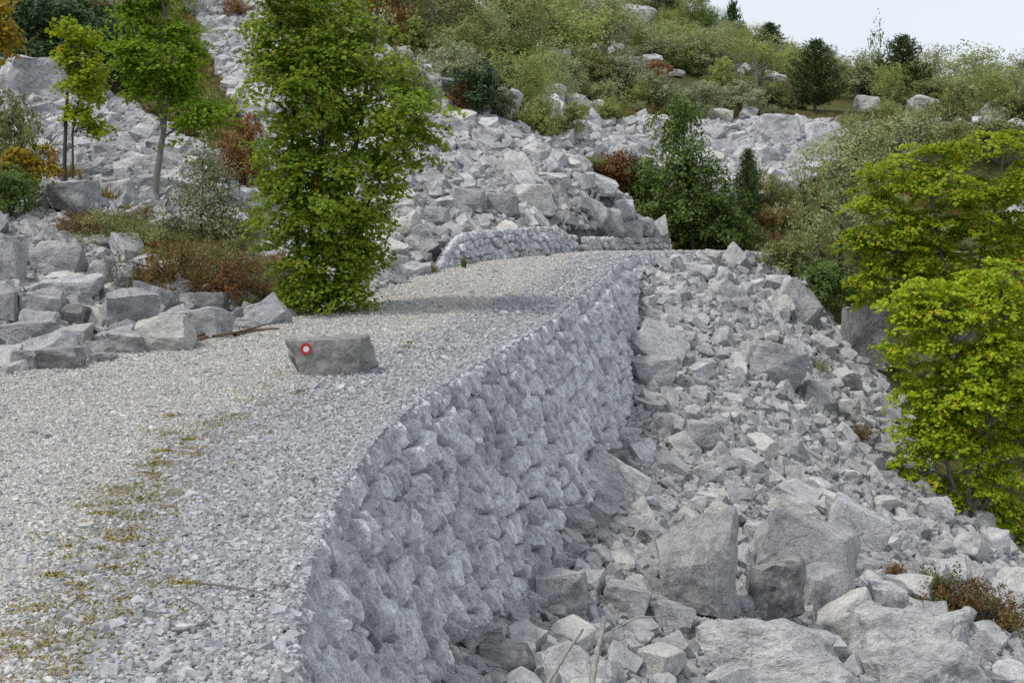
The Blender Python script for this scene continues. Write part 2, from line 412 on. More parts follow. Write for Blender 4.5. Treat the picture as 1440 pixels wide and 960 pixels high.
def bark_mat(name, a, b):
    m, t, N, L = nt(name)
    out = N('ShaderNodeOutputMaterial'); p = N('ShaderNodeBsdfPrincipled'); p.inputs['Roughness'].default_value = .9
    co = N('ShaderNodeTexCoord'); mp = N('ShaderNodeMapping'); mp.inputs['Scale'].default_value = (14, 14, 3); L(co.outputs['Object'], mp.inputs['Vector'])
    n = noise(t, mp.outputs[0], 2, 6, .7)
    L(ramp(t, n, [(.3, a), (.7, b)]), p.inputs['Base Color'])
    bp = N('ShaderNodeBump'); bp.inputs['Strength'].default_value = .6; bp.inputs['Distance'].default_value = .01; L(n, bp.inputs['Height']); L(bp.outputs[0], p.inputs['Normal'])
    L(p.outputs[0], out.inputs['Surface'])
    return m
M['bark'] = bark_mat('grey_bark', (.09, .085, .075), (.24, .23, .21))
M['bark_dark'] = bark_mat('dark_bark', (.035, .03, .025), (.1, .09, .075))
M['bark_pale'] = bark_mat('bleached_wood', (.14, .135, .13), (.36, .35, .33))
M['bark_brown'] = bark_mat('brown_wood', (.06, .04, .025), (.22, .15, .09))
def paint_mat(name, c):
    m, t, N, L = nt(name)
    out = N('ShaderNodeOutputMaterial'); p = N('ShaderNodeBsdfPrincipled'); p.inputs['Roughness'].default_value = .75
    co = N('ShaderNodeTexCoord'); n = noise(t, co.outputs['Object'], 30, 6, .75); n2 = noise(t, co.outputs['Object'], 90, 4, .7)
    k = ramp(t, n, [(.3, tuple(q * .6 for q in c)), (.55, c)])
    L(mixc(t, 'MIX', ramp(t, math_(t, 'ADD', math_(t, 'MULTIPLY', n, .5), math_(t, 'MULTIPLY', n2, .5)), [(.38, (1, 1, 1)), (.43, (0, 0, 0))]), k, (.2, .2, .19)), p.inputs['Base Color'])
    L(p.outputs[0], out.inputs['Surface'])
    return m
def flat_mat(name, c):
    m, t, N, L = nt(name)
    out = N('ShaderNodeOutputMaterial'); p = N('ShaderNodeBsdfPrincipled'); p.inputs['Roughness'].default_value = .7
    co = N('ShaderNodeTexCoord'); n = noise(t, co.outputs['Object'], 40, 4, .7)
    L(ramp(t, n, [(.2, tuple(k * .7 for k in c)), (.55, c)]), p.inputs['Base Color']); L(p.outputs[0], out.inputs['Surface'])
    return m
M['red'] = paint_mat('red_trail_paint', (.42, .035, .03))
M['white'] = paint_mat('white_trail_paint', (.72, .72, .74))

# ------------------------------------------------------------------ terrain sheets
def noise2(x, y, sc, seed=0, octv=4):
    """cheap value-noise in numpy"""
    out = np.zeros(np.shape(x)); amp = 1.0; tot = 0
    r = np.random.default_rng(seed)
    for o in range(octv):
        g = r.random((256, 256))
        u, v = x * sc + 1000.3, y * sc + 1000.7
        i, j = np.floor(u).astype(int), np.floor(v).astype(int)
        fu, fv = sstep(u - i), sstep(v - j)
        a, b, c, d = g[i % 256, j % 256], g[(i + 1) % 256, j % 256], g[i % 256, (j + 1) % 256], g[(i + 1) % 256, (j + 1) % 256]
        out += amp * ((a * (1 - fu) + b * fu) * (1 - fv) + (c * (1 - fu) + d * fu) * fv - .5)
        tot += amp; amp *= .5; sc *= 2.03
    return out / tot
ROCK_ZONES = {
    'left_bank': [(-200, 150), (0, 268), (60, 296), (140, 335), (200, 365), (260, 415), (330, 420), (400, 437), (430, 452), (250, 500), (0, 545), (-200, 600)],
    'left_scree': [(-80, 60), (60, 78), (95, 100), (130, 130), (190, 150), (240, 180), (300, 215), (350, 250), (370, 300), (320, 335), (250, 330), (200, 318), (140, 305), (60, 275), (40, 230), (0, 150), (-80, 150)],
    'high_scree': [(262, -40), (345, -40), (400, 60), (430, 120), (440, 260), (370, 240), (340, 160), (310, 110), (285, 60)],
    'mound': [(575, 85), (610, 95), (650, 135), (720, 178), (780, 200), (860, 268), (940, 345), (905, 356), (800, 356), (660, 384), (550, 415), (480, 425), (400, 420), (360, 330), (390, 240), (470, 160), (520, 90)],
    'far_field': [(775, 195), (830, 175), (900, 168), (960, 172), (1050, 168), (1110, 178), (1180, 168), (1200, 200), (1190, 230), (1120, 262), (1050, 290), (950, 262), (880, 236), (820, 230)],
}
def rocky(px, py, y, x):
    m = np.zeros(np.shape(px), bool)
    for k, z in ROCK_ZONES.items(): m |= inpoly(px, py, z)
    return m
SCREE_POLY = [(560, 1200), (560, 700), (860, 352), (1080, 348), (1110, 380), (1170, 450), (1210, 500), (1275, 580), (1310, 680), (1400, 745), (1470, 780), (1600, 1200)]

def grid_sheet(name, ys, ts, xfun, zfun, mat, rough, attr=None):
    Y, T = np.meshgrid(ys, ts, indexing='ij')
    X = xfun(Y, T)
    Z = zfun(X, Y) + rough(X, Y)
    V = np.c_[X.ravel(), Y.ravel(), Z.ravel()]
    n, m = Y.shape
    i = (np.arange(n - 1)[:, None] * m + np.arange(m - 1)[None]).ravel()
    Fc = np.c_[i, i + 1, i + m + 1, i + m]
    # face normals up
    a, b, c = V[Fc[0, 0]], V[Fc[0, 1]], V[Fc[0, 2]]
    if np.cross(b - a, c - a)[2] < 0: Fc = Fc[:, ::-1]
    at_ = attr(X.ravel(), Y.ravel(), Z.ravel()) if attr else None
    return link(name, mesh_np(name, V, Fc, mat, True, at_))
def rocky_attr(x, y, z):
    px, py = proj(x, y, z)
    r = rocky(px, py, y, x) & (y > 3)
    return {'rocky': r.astype(float)}
tt = np.concatenate([np.arange(0, 7, .25), np.arange(7, 25, .4), np.arange(25, 75, 2.0)])
def right_attr(x, y, z):
    px, py = proj(x, y, z)
    r = (inpoly(px, py, SCREE_POLY) | (py > 960)) & (y > 3) & (x < 12)
    return {'rocky': r.astype(float)}
def left_rough(X, Y):
    off = sstep((left_x(Y) - X) / .8)
    return -.06 + off * (.05 + .25 * noise2(X, Y, .6, 3)) * sstep((46 - Y) / 3)
tag(grid_sheet('hillside', np.arange(-5, 46.3, .25), tt, lambda y, t: edge_x(y) - .05 - t, HL, M['hill'], left_rough, rocky_attr), kind='structure')
tag(grid_sheet('scree_slope', np.arange(-5, 46.3, .25), tt, lambda y, t: edge_x(y) - .05 + t, HR, M['scree'], lambda X, Y: -.05 + .3 * noise2(X, Y, .8, 5) * sstep((46 - Y) / 3), right_attr), kind='structure')
tag(grid_sheet('far_hillside', np.concatenate([np.arange(45.7, 80, .5), np.arange(80, 180, 1.5)]), np.arange(-90, 110, .8), lambda y, t: t, HL, M['hill'],
               lambda X, Y: -.07 + .4 * noise2(X, Y, .3, 9) * sstep((Y - 46) / 3), rocky_attr), kind='structure')
# gravel road, crowned a little
def road_track(x, y):
    u = (edge_x(y) - x) / (edge_x(y) - left_x(y))
    w = np.interp(y, [4, 7, 10, 14, 25], [.7, 1.1, 1.3, 1.4, 1.0]) / np.maximum(edge_x(y) - left_x(y), 2)
    wig = .05 * noise2(x, y, .5, 21)
    return sstep((u + wig - w * .75) / (w * .5))
ry = np.concatenate([np.arange(-5, 14, .12), np.arange(14, 46.01, .2)])
Y, T = np.meshgrid(ry, np.linspace(0, 1, 60), indexing='ij')
X = edge_x(Y) - .03 + (left_x(Y) - .5 - edge_x(Y) + .03) * T
Z = road_z(Y) + .05 * np.sin(np.pi * T) * .6 + .035 * noise2(X, Y, 1.3, 4) - .15 * sstep((T - .93) / .07)
n_, m_ = Y.shape
i_ = (np.arange(n_ - 1)[:, None] * m_ + np.arange(m_ - 1)[None]).ravel()
V = np.c_[X.ravel(), Y.ravel(), Z.ravel()]
tag(link('gravel_road', mesh_np('gravel_road', V, np.c_[i_, i_ + m_, i_ + m_ + 1, i_ + 1][:, ::-1], M['road'], True, {'track': road_track(X, Y).ravel()})), kind='structure')
def road_surface(x, y):
    t = np.clip((edge_x(y) - .03 - x) / (edge_x(y) - .03 - left_x(y) + .5), 0, 1)
    return road_z(y) + .03 * np.sin(np.pi * t) + .035 * noise2(x, y, 1.3, 4) - .15 * sstep((t - .93) / .07)

# ------------------------------------------------------------------ rocks
def rock_mesh(name, seed, cuts=9, fine=.16, passes=4, rough=.035, dims=(1, 1, 1), mat=None, slab=0, planes=None, bevel=.03):
    """an angular block: a box cut by planes, edges chipped, faces subdivided and roughened; unit size, origin at the centre"""
    r = random.Random(seed)
    bm = bmesh.new()
    jit = .26 if cuts > 6 else .13
    for sx in (-1, 1):
        for sy in (-1, 1):
            for sz in (-1, 1):
                q = r.uniform(0, .35) if r.random() < .25 else 0
                bm.verts.new((sx * (.5 - r.uniform(0, jit)), sy * (.5 - r.uniform(0, jit)), sz * (.5 - r.uniform(0, jit) - (q if sz > 0 else 0))))
    hull = bmesh.ops.convex_hull(bm, input=bm.verts[:])
    for k in range(cuts):
        if planes and k < len(planes):
            n, dd = planes[k]; n = Vector(n).normalized()
        else:
            n = Vector((r.gauss(0, 1), r.gauss(0, 1), r.gauss(0, 1) * .8)).normalized()
            sup = .5 * (abs(n.x) + abs(n.y) + abs(n.z))
            dd = sup * r.uniform(.5, .8)
        res = bmesh.ops.bisect_plane(bm, geom=bm.verts[:] + bm.edges[:] + bm.faces[:], plane_co=n * dd, plane_no=n, clear_outer=True)
        ed = [e for e in res['geom_cut'] if isinstance(e, bmesh.types.BMEdge)]
        if ed:
            try: bmesh.ops.contextual_create(bm, geom=ed)
            except Exception: pass
    bmesh.ops.dissolve_limit(bm, angle_limit=.09, verts=bm.verts[:], edges=bm.edges[:])
    if bevel:
        bmesh.ops.bevel(bm, geom=bm.edges[:], offset=bevel, segments=1, affect='EDGES', profile=.5, clamp_overlap=True)
    bmesh.ops.triangulate(bm, faces=bm.faces[:])
    for p in range(passes):
        lg = [e for e in bm.edges if e.calc_length() > fine]
        if not lg: break
        bmesh.ops.subdivide_edges(bm, edges=lg, cuts=1)
        bmesh.ops.triangulate(bm, faces=[f for f in bm.faces if len(f.verts) > 3])
    bmesh.ops.remove_doubles(bm, verts=bm.verts[:], dist=.004)
    bm.normal_update()
    off = Vector((seed * 3.17 % 91, seed * 7.3 % 53, seed * 1.9 % 37))
    for v in bm.verts:
        q = v.co * 2.6 + off
        a = mnoise.fractal(q, 1.0, 2.0, 4)
        b = mnoise.noise(v.co * 1.3 + off)
        # stepped bedding ledges
        led = (math.floor((v.co.z + .3 * v.co.x) * 7 + b * 2) % 2) * .35
        v.co += v.normal * rough * (a * 1.3 + b * .9 + led * .5)
    cs = [v.co for v in bm.verts]
    lo = Vector([min(c[i] for c in cs) for i in range(3)]); hi = Vector([max(c[i] for c in cs) for i in range(3)])
    for v in bm.verts:
        v.co = Vector([((v.co[i] - lo[i]) / (hi[i] - lo[i]) - .5) * dims[i] for i in range(3)])
    bm.normal_update()
    me = bpy.data.meshes.new(name)
    bm.to_mesh(me); bm.free()
    me.materials.append(mat)
    me.polygons.foreach_set('use_smooth', np.zeros(len(me.polygons), bool))
    return me

MARKS = []          # named places for labels: (px, py, phrase)
BOULDERS = []       # (object, px, py, size px)
def place_hero(px, base, w, h, seed, label, mat='rock_hero', cuts=9, planes=None, rot=0, depth=1.0, mark=None, tilt=(0, 0), sink=.12, fine=.11, rough=.03, d=None):
    P = hit(px, base) if d is None else Vector(at(px, base, d))
    s = P.y / F
    wm_, hm_ = w * s, h * s
    me = rock_mesh('boulder', seed, cuts=cuts, fine=fine, passes=5, rough=rough, mat=M[mat], planes=planes)
    o = link('boulder', me)
    dm = depth * wm_
    o.scale = (wm_, dm, hm_ * (1 + sink))
    o.rotation_euler = (tilt[0], tilt[1], rot)
    o.location = (P.x * (1 + dm * .35 / P.y), P.y + dm * .35, P.z + hm_ * .5 - hm_ * sink * .5)
    tag(o, label, 'boulder', 'boulders named one by one')
    BOULDERS.append([o, px, base - h / 2, w, True])
    if mark: MARKS.append((px, base - h / 2, mark))
    return o
TOP = ((0, 0, 1), .3)
HERO = [
 # px, base, w, h, seed, label, options
 (185, 470, 78, 64, 11, 'big block with a pale smooth top and a dark front, behind the squat roadside block', dict(rot=.35, depth=.9, mark='the big pale-topped block')),
 (237, 495, 84, 52, 12, 'pale pointed boulder resting at the edge of the gravel beside the brown branches', dict(mat='rock_pale', cuts=10, mark='the pale pointed roadside boulder')),
 (284, 478, 84, 46, 13, 'long rounded grey boulder just behind the brown branch pile', dict(rot=-.2, depth=.7, mark='the long boulder behind the branches')),
 (176, 499, 60, 32, 14, 'squat roadside block with a flat dark front, between the slab and the pointed boulder', dict(depth=.9, mark='the squat roadside block')),
 (49, 500, 86, 48, 15, 'wide flat-topped slab with a dark undercut front at the road edge', dict(depth=.8, tilt=(0, -.08), cuts=6, mark='the wide flat-topped slab')),
 (294, 446, 56, 34, 16, 'rough dark boulder tucked under the rust-brown heath', dict(mat='rock_dark', depth=.8, mark='the rough boulder under the heath')),
 (223, 441, 62, 46, 17, 'rough pitted boulder leaning out below the brown heath', dict(depth=.8, mat='rock_hero', mark='the pitted boulder below the heath')),
 (178, 410, 46, 34, 18, 'dull grey boulder against the left end of the heath bushes', dict(mat='rock_hero', mark='the dull boulder beside the heath')),
 (188, 376, 30, 25, 19, 'small dark boulder alone on the bank above the heath', dict(mat='rock_dark', mark='the lone dark boulder on the bank')),
 (370, 456, 56, 32, 20, 'pale angular boulder at the foot of the big green maple', dict(mat='rock', depth=.9, mark='the angular boulder by the maple foot')),
 (58, 456, 74, 50, 21, 'pale humped boulder directly above the flat-topped slab', dict(rot=.2, mark='the humped boulder above the slab')),
 (5, 455, 40, 58, 22, 'tall grey boulder cut off by the photo edge beside the humped boulder', dict(mark='the tall boulder at the photo edge')),
 (8, 404, 54, 66, 23, 'large upright boulder at the photo edge on the higher bank', dict(mark='the upright boulder at the photo edge')),
 (83, 392, 84, 52, 24, 'broad bank block with a lit top and an overhanging shaded end', dict(depth=.8, cuts=7, mark='the broad bank block')),
 (100, 428, 82, 42, 25, 'wide pale slab sloping down the bank between the big blocks', dict(depth=.9, tilt=(.2, .1), mat='rock', mark='the wide sloping bank slab')),
 (141, 407, 40, 44, 26, 'upright grey boulder right of the broad bank block', dict(mark='the upright boulder mid bank')),
 (104, 462, 46, 34, 27, 'dark shadowed boulder wedged between humped boulder and big block', dict(mat='rock_dark', mark='the dark wedged boulder')),
 (40, 522, 40, 30, 28, 'low jagged boulder at the gravel edge below the flat-topped slab', dict(mark='the low jagged boulder')),
 (86, 520, 64, 32, 29, 'low cracked boulder split by a dark joint at the gravel edge', dict(mark='the low cracked boulder')),
 (107, 490, 42, 34, 30, 'cream boulder between the flat-topped slab and the squat block', dict(mat='rock_pale', mark='the cream boulder behind the gravel')),
 (145, 510, 38, 14, 31, 'flat low stone poking out of the gravel left of the squat block', dict(mark='the flat low roadside stone')),
 (335, 453, 28, 20, 32, 'grey leaning slab between the green grass tuft and the brown branches', dict(tilt=(0, -.4), mark='the leaning slab by the grass tuft')),
 (347, 464, 46, 17, 33, 'low pale stone lying behind the brown branches below the maple', dict(mat='rock', mark='the low stone behind the branches')),
 (48, 165, 104, 88, 34, 'huge cliff-like boulder high on the slope under the dark evergreens', dict(rot=.5, d=40, cuts=12, rough=.05, mark='the huge high boulder')),
 (208, 196, 28, 34, 35, 'pale leaning block beside the trunk of the tall slender maple', dict(mat='rock_pale', tilt=(0, .5), mark='the pale block beside the slender maple')),
 (100, 300, 74, 48, 36, 'grey ledge boulder among dry grass above the left bank', dict(mark='the ledge boulder among dry grass', depth=.7)),
 # mound
 (729, 262, 44, 46, 40, 'cream smooth-faced slab standing out on the rocky mound', dict(mat='rock_pale', cuts=6, rot=.3, depth=.5, tilt=(-.4, 0), mark='the cream slab on the mound')),
 (648, 190, 34, 28, 41, 'blocky pale boulder on the upper edge of the rocky mound', dict(mark='the blocky boulder on the upper mound edge')),
 (692, 202, 36, 24, 42, 'boulder with a dark hollow below it near the mound crest', dict(mat='rock_hero', mark='the hollow-fronted boulder')),
 (605, 132, 40, 30, 43, 'rounded pale boulder topping the mound just right of the big maple', dict(mat='rock_pale', mark='the topmost mound boulder')),
 (843, 276, 54, 34, 44, 'grey domed outcrop at the right shoulder of the rocky mound', dict(depth=.9, mark='the domed outcrop on the mound shoulder')),
 (705, 306, 50, 34, 45, 'cracked grey outcrop above the small upper wall', dict(mat='rock_hero', depth=.7, mark='the cracked outcrop above the upper wall')),
 (660, 300, 46, 36, 46, 'jointed grey block left of the cracked outcrop above the upper wall', dict(mark='the jointed block above the upper wall')),
 (750, 300, 62, 40, 47, 'broad pale bench of rock right of the cracked outcrop', dict(mat='rock_pale', depth=.8, mark='the broad rock bench')),
 (612, 318, 44, 26, 48, 'grey block left of the upper wall end', dict(mark='the block by the upper wall end')),
 (530, 262, 40, 36, 49, 'grey block showing beside the right edge of the maple crown', dict(mark='the block beside the maple crown')),
 (858, 334, 42, 40, 50, 'jointed grey block just above the very low far wall', dict(mark='the jointed block above the far wall')),
 (886, 338, 36, 30, 51, 'low grey block at the right end of the very low far wall', dict(mark='the low block at the far wall end')),
 (838, 318, 38, 36, 52, 'tilted grey block between the two upper walls', dict(tilt=(0, .3), mark='the tilted block between the upper walls')),
 (874, 312, 40, 30, 53, 'pale block below the domed outcrop on the mound shoulder', dict(mat='rock', mark='the pale block below the domed outcrop')),
 (903, 332, 34, 26, 54, 'last grey boulder of the mound beside the dark tree', dict(mark='the last mound boulder')),
 # crags farther up
 (785, 98, 34, 30, 90, 'small pale crag among the bushes above the pale dome shrub', dict(mat='rock', depth=.7, cuts=12, rough=.05, mark='the small upper crag')),
 (777, 158, 40, 40, 91, 'pointed pale rock rising between shrubs behind the mound crest', dict(mat='rock', depth=.7, cuts=11, rough=.05, mark='the pointed rock behind the crest')),
 (812, 166, 54, 32, 92, 'leaning ribbed rock right beside the pointed pale rock', dict(mat='rock_hero', depth=.6, tilt=(0, .35), mark='the leaning ribbed rock')),
 (849, 148, 24, 16, 93, 'small smooth white rock right of the leaning ribbed rock', dict(mat='rock_pale', mark='the small white rock')),
 (893, 42, 52, 40, 94, 'jagged pale crag near the skyline at the top of the photo', dict(mat='rock', depth=.6, cuts=12, rough=.06, tilt=(0, .4), mark='the skyline crag')),
 (1220, 160, 36, 26, 95, 'squarish pale crag below the small pointed pine', dict(mat='rock_pale', mark='the squarish crag')),
 (1300, 164, 48, 30, 96, 'rounded pale crag below the tall skyline pine', dict(mat='rock_pale', cuts=13, mark='the rounded crag')),
 (1012, 172, 36, 22, 97, 'low white rock at the back corner of the far rock field', dict(mat='rock_pale', mark='the low white back rock')),
 (1095, 200, 60, 40, 98, 'blocky jointed outcrop in the middle of the far rock field', dict(mat='rock', depth=.6, cuts=8, mark='the jointed outcrop')),
 (1150, 205, 40, 34, 99, 'upright ribbed outcrop at the right end of the far rock field', dict(mat='rock', depth=.7, mark='the ribbed outcrop')),
 # right scree
 (987, 872, 132, 160, 60, 'huge upright block with a bright fractured top and shaded lower front', dict(mat='rock_pale_rough', cuts=7, rot=.05, depth=.8, fine=.055, rough=.045, planes=[((-.35, -.4, .85), .2), ((-.45, -.85, -.3), .34), ((.88, -.42, .1), .36)], mark='the huge upright block')),
 (1130, 832, 165, 108, 61, 'long grey slab wall leaning behind the dark pitted boulder', dict(mat='rock_hero', depth=.35, tilt=(-.25, .3), cuts=7, fine=.09, mark='the long leaning slab')),
 (1090, 888, 86, 104, 62, 'dark rounded pitted boulder with a pale cap standing on the scree', dict(mat='rock_dark', cuts=22, fine=.07, rough=.055, depth=.9, mark='the dark pitted boulder')),
 (1158, 878, 66, 82, 63, 'light grey triangular block right beside the dark pitted boulder', dict(mark='the light triangular block')),
 (1186, 910, 88, 62, 64, 'clean cream slab with a sharp straight edge tilted on the scree', dict(mat='rock_pale', cuts=4, rot=-.5, depth=.8, tilt=(.25, -.3), rough=.014, sink=-.05, mark='the clean cream slab')),
 (1075, 985, 240, 100, 65, 'broad low ledge of pale rock at the bottom of the photo', dict(mat='rock_pale_rough', depth=.6, cuts=12, fine=.045, rough=.08, sink=.5, planes=[((-.1, -.7, .7), .16), ((.5, -.6, .5), .36)], mark='the broad bottom ledge')),
 (1295, 990, 220, 130, 66, 'massive rough outcrop in the bottom right corner below the brown shrub', dict(mat='rock_pale_rough', depth=.6, cuts=13, fine=.045, rough=.09, sink=.4, planes=[((-.25, -.65, .65), .22), ((.6, -.5, .4), .33)], mark='the massive corner outcrop')),
 (1112, 742, 72, 42, 67, 'pale fractured block on top of the long leaning slab', dict(mat='rock_pale', tilt=(-.2, .3), mark='the pale fractured block')),
 (1205, 770, 92, 64, 68, 'long grey slab split by a dark open crack running down the slope', dict(mat='rock', tilt=(-.2, .5), depth=.5, cuts=6, mark='the split grey slab')),
 (984, 634, 54, 42, 69, 'flat-topped grey block alone amid small rubble on the middle scree', dict(rot=.2, cuts=6, mark='the flat-topped scree block')),
 (1085, 542, 94, 56, 70, 'large bedded slab with layered front in the middle of the scree', dict(mat='rock_hero', depth=.8, tilt=(-.1, .2), mark='the large bedded slab')),
 (1148, 574, 54, 40, 71, 'angular block just downhill of the large bedded slab', dict(mat='rock_hero', mark='the angular block below the bedded slab')),
 (1220, 516, 72, 88, 72, 'giant dark rock half hidden under the yellow-green tree', dict(mat='rock_dark', cuts=10, fine=.09, depth=.9, mark='the giant dark rock')),
 (1243, 592, 46, 40, 73, 'pale smooth boulder below the giant dark rock at the tree edge', dict(mat='rock', mark='the smooth boulder at the tree edge')),
 (1195, 594, 34, 34, 74, 'squarish pale block between bedded slab and tree edge', dict(mat='rock_pale', mark='the squarish pale block')),
 (1125, 452, 76, 50, 75, 'long slanting slab high on the scree below the ledge', dict(depth=.4, tilt=(-.2, .6), cuts=5, mark='the long slanting slab')),
 (920, 546, 76, 46, 76, 'dark-fronted block lying against the rubble next to the big wall', dict(mat='rock_hero', depth=.8, mark='the dark-fronted block near the wall')),
 (930, 512, 80, 58, 77, 'thin slab tipped on edge above the dark-fronted block', dict(mat='rock', depth=.25, tilt=(-.5, .55), cuts=5, mark='the thin tipped slab')),
 (710, 955, 92, 40, 78, 'dark flat slab at the foot of the wall near the bottom of the photo', dict(mat='rock_dark', depth=.7, mark='the dark flat slab at the wall foot')),
 (788, 868, 78, 66, 79, 'bulky pale boulder near the wall foot uphill of the dark flat slab', dict(mat='rock_hero', mark='the bulky boulder near the wall foot')),
 (812, 760, 52, 42, 80, 'shaded wedge boulder against the foot of the wall', dict(mat='rock_hero', mark='the shaded wedge boulder')),
 (862, 708, 106, 62, 81, 'long inclined slab reaching down toward the wall foot', dict(mat='rock', depth=.4, tilt=(-.2, .55), cuts=5, mark='the long inclined slab')),
 (866, 664, 38, 30, 82, 'small dark boulder sitting on the top end of the inclined slab', dict(mat='rock_dark', mark='the small dark boulder on the slab')),
 (1403, 786, 34, 42, 83, 'upright pale boulder at the tree edge near the right side of the photo', dict(mat='rock', mark='the upright edge boulder')),
 (1316, 736, 50, 34, 84, 'flat pale boulder on the scree edge under the lower maple', dict(mat='rock', mark='the flat boulder under the lower maple')),
 (1383, 752, 32, 32, 85, 'round-shouldered pale boulder touching the lower maple leaves', dict(mat='rock', mark='the round-shouldered boulder')),
 (880, 870, 70, 46, 86, 'grey block just uphill of the two dead sticks', dict(mat='rock_hero', mark='the grey block above the dead sticks')),
 (1245, 868, 60, 44, 87, 'pale rounded boulder above the massive corner outcrop', dict(mat='rock', mark='the rounded boulder above the corner outcrop')),
]
for px, base, w, h, seed, lab, kw in HERO:
    place_hero(px, base, w, h, seed, lab, **kw)

# --- the trail-marker boulder on the road
def marker_boulder():
    P = hit(462, 532); P.z = float(road_surface(P.x, P.y)) - .02
    s = P.y / F
    root = empty('marker_boulder', P, .04)
    tag(root, 'squared grey boulder on the gravel road with a red and white trail mark', 'boulder', 'boulders named one by one')
    w, h, dp = 136 * s, 58 * s, 46 * s
    bm = bmesh.new()
    # outline of the front (x, z) as fractions: wide top, undercut left, right end slanting out
    ft = [(-.28, -.02), (.31, .03), (.345, .5), (.355, .99), (-.40, .93), (-.35, .5)]
    fr = [bm.verts.new((a * w, 0, b * h)) for a, b in ft]
    bk = [(-.33, 0), (.42, .05), (.51, .27), (.40, 1.03), (-.505, .93), (-.44, .5)]
    bv = [bm.verts.new((a * w, dp, b * h)) for a, b in bk]
    bm.faces.new(fr); bm.faces.new(bv[::-1])
    for i in range(6):
        j = (i + 1) % 6
        bm.faces.new((fr[j], fr[i], bv[i], bv[j]))
    bmesh.ops.recalc_face_normals(bm, faces=bm.faces[:])
    bmesh.ops.bevel(bm, geom=bm.edges[:], offset=.018, segments=1, affect='EDGES', clamp_overlap=True)
    bmesh.ops.triangulate(bm, faces=bm.faces[:])
    for _ in range(5):
        lg = [e for e in bm.edges if e.calc_length() > .035]
        if not lg: break
        bmesh.ops.subdivide_edges(bm, edges=lg, cuts=1)
        bmesh.ops.triangulate(bm, faces=[f for f in bm.faces if len(f.verts) > 3])
    bm.normal_update()
    for v in bm.verts:
        a = mnoise.fractal(v.co * 5 + Vector((4, 4, 1)), 1., 2., 4)
        k = .02 if v.co.y < .03 else .04
        v.co += v.normal * a * k
    me = bpy.data.meshes.new('boulder_body'); bm.to_mesh(me); bm.free(); me.materials.append(M['marker'])
    body = link('rock_body', me, root)
    def disc(name, r0, r1, y, mat):
        bm = bmesh.new(); n = 40; A = []; B = []
        rr = random.Random(3)
        for k in range(n):
            a = 2 * math.pi * k / n; jr = 1 + rr.uniform(-.07, .05)
            A.append(bm.verts.new((math.cos(a) * r1 * jr, 0, math.sin(a) * r1 * jr)))
            if r0: B.append(bm.verts.new((math.cos(a) * r0, 0, math.sin(a) * r0)))
        if r0:
            for k in range(n): bm.faces.new((A[k], A[(k + 1) % n], B[(k + 1) % n], B[k]))
        else: bm.faces.new(A)
        # follow the rough face: give the paint a thickness
        g = bmesh.ops.extrude_face_region(bm, geom=bm.faces[:])
        for v in [e for e in g['geom'] if isinstance(e, bmesh.types.BMVert)]: v.co.y += .03
        me = bpy.data.meshes.new(name); bm.to_mesh(me); bm.free(); me.materials.append(mat)
        return link(name, me, root, ((431 - 462) * s, y, (531 - 490) * s))
    tag(disc('trail_mark_ring', 4.2 * s, 8.2 * s, -.013, M['red']), 'red painted ring of the trail mark')
    tag(disc('trail_mark_centre', 0, 4.4 * s, -.012, M['white']), 'white painted centre of the trail mark')
    MARKS.append((462, 500, 'the trail-marker boulder'))
marker_boulder()
# small marked rock on the bank beyond
P = hit(560, 376); s = P.y / F
mr = empty('marker_boulder', P)
tag(mr, 'small dark rock with a faded red and white mark beyond the maple', 'boulder', 'boulders named one by one')
link('rock_body', rock_mesh('rock_body', 301, cuts=8, fine=.12, rough=.04, mat=M['rock_dark']), mr, (0, .15, 12 * s), None, (34 * s, 26 * s, 30 * s))
bm = bmesh.new(); bmesh.ops.create_cone(bm, cap_ends=True, segments=20, radius1=4.6 * s, radius2=4.6 * s, depth=.03)
me = bpy.data.meshes.new('trail_mark_patch'); bm.to_mesh(me); bm.free(); me.materials.append(M['red'])
link('trail_mark_patch', me, mr, (1 * s, .15 - 12.6 * s, 11 * s), (math.pi / 2, 0, 0), (1, 1.1, 1))
bm = bmesh.new(); bmesh.ops.create_cone(bm, cap_ends=True, segments=16, radius1=2 * s, radius2=2 * s, depth=.034)
me = bpy.data.meshes.new('trail_mark_centre'); bm.to_mesh(me); bm.free(); me.materials.append(M['white'])
link('trail_mark_centre', me, mr, (1 * s, .15 - 12.6 * s, 11 * s), (math.pi / 2, 0, 0), (1, 1.3, 1))
MARKS.append((560, 366, 'the small marked rock'))

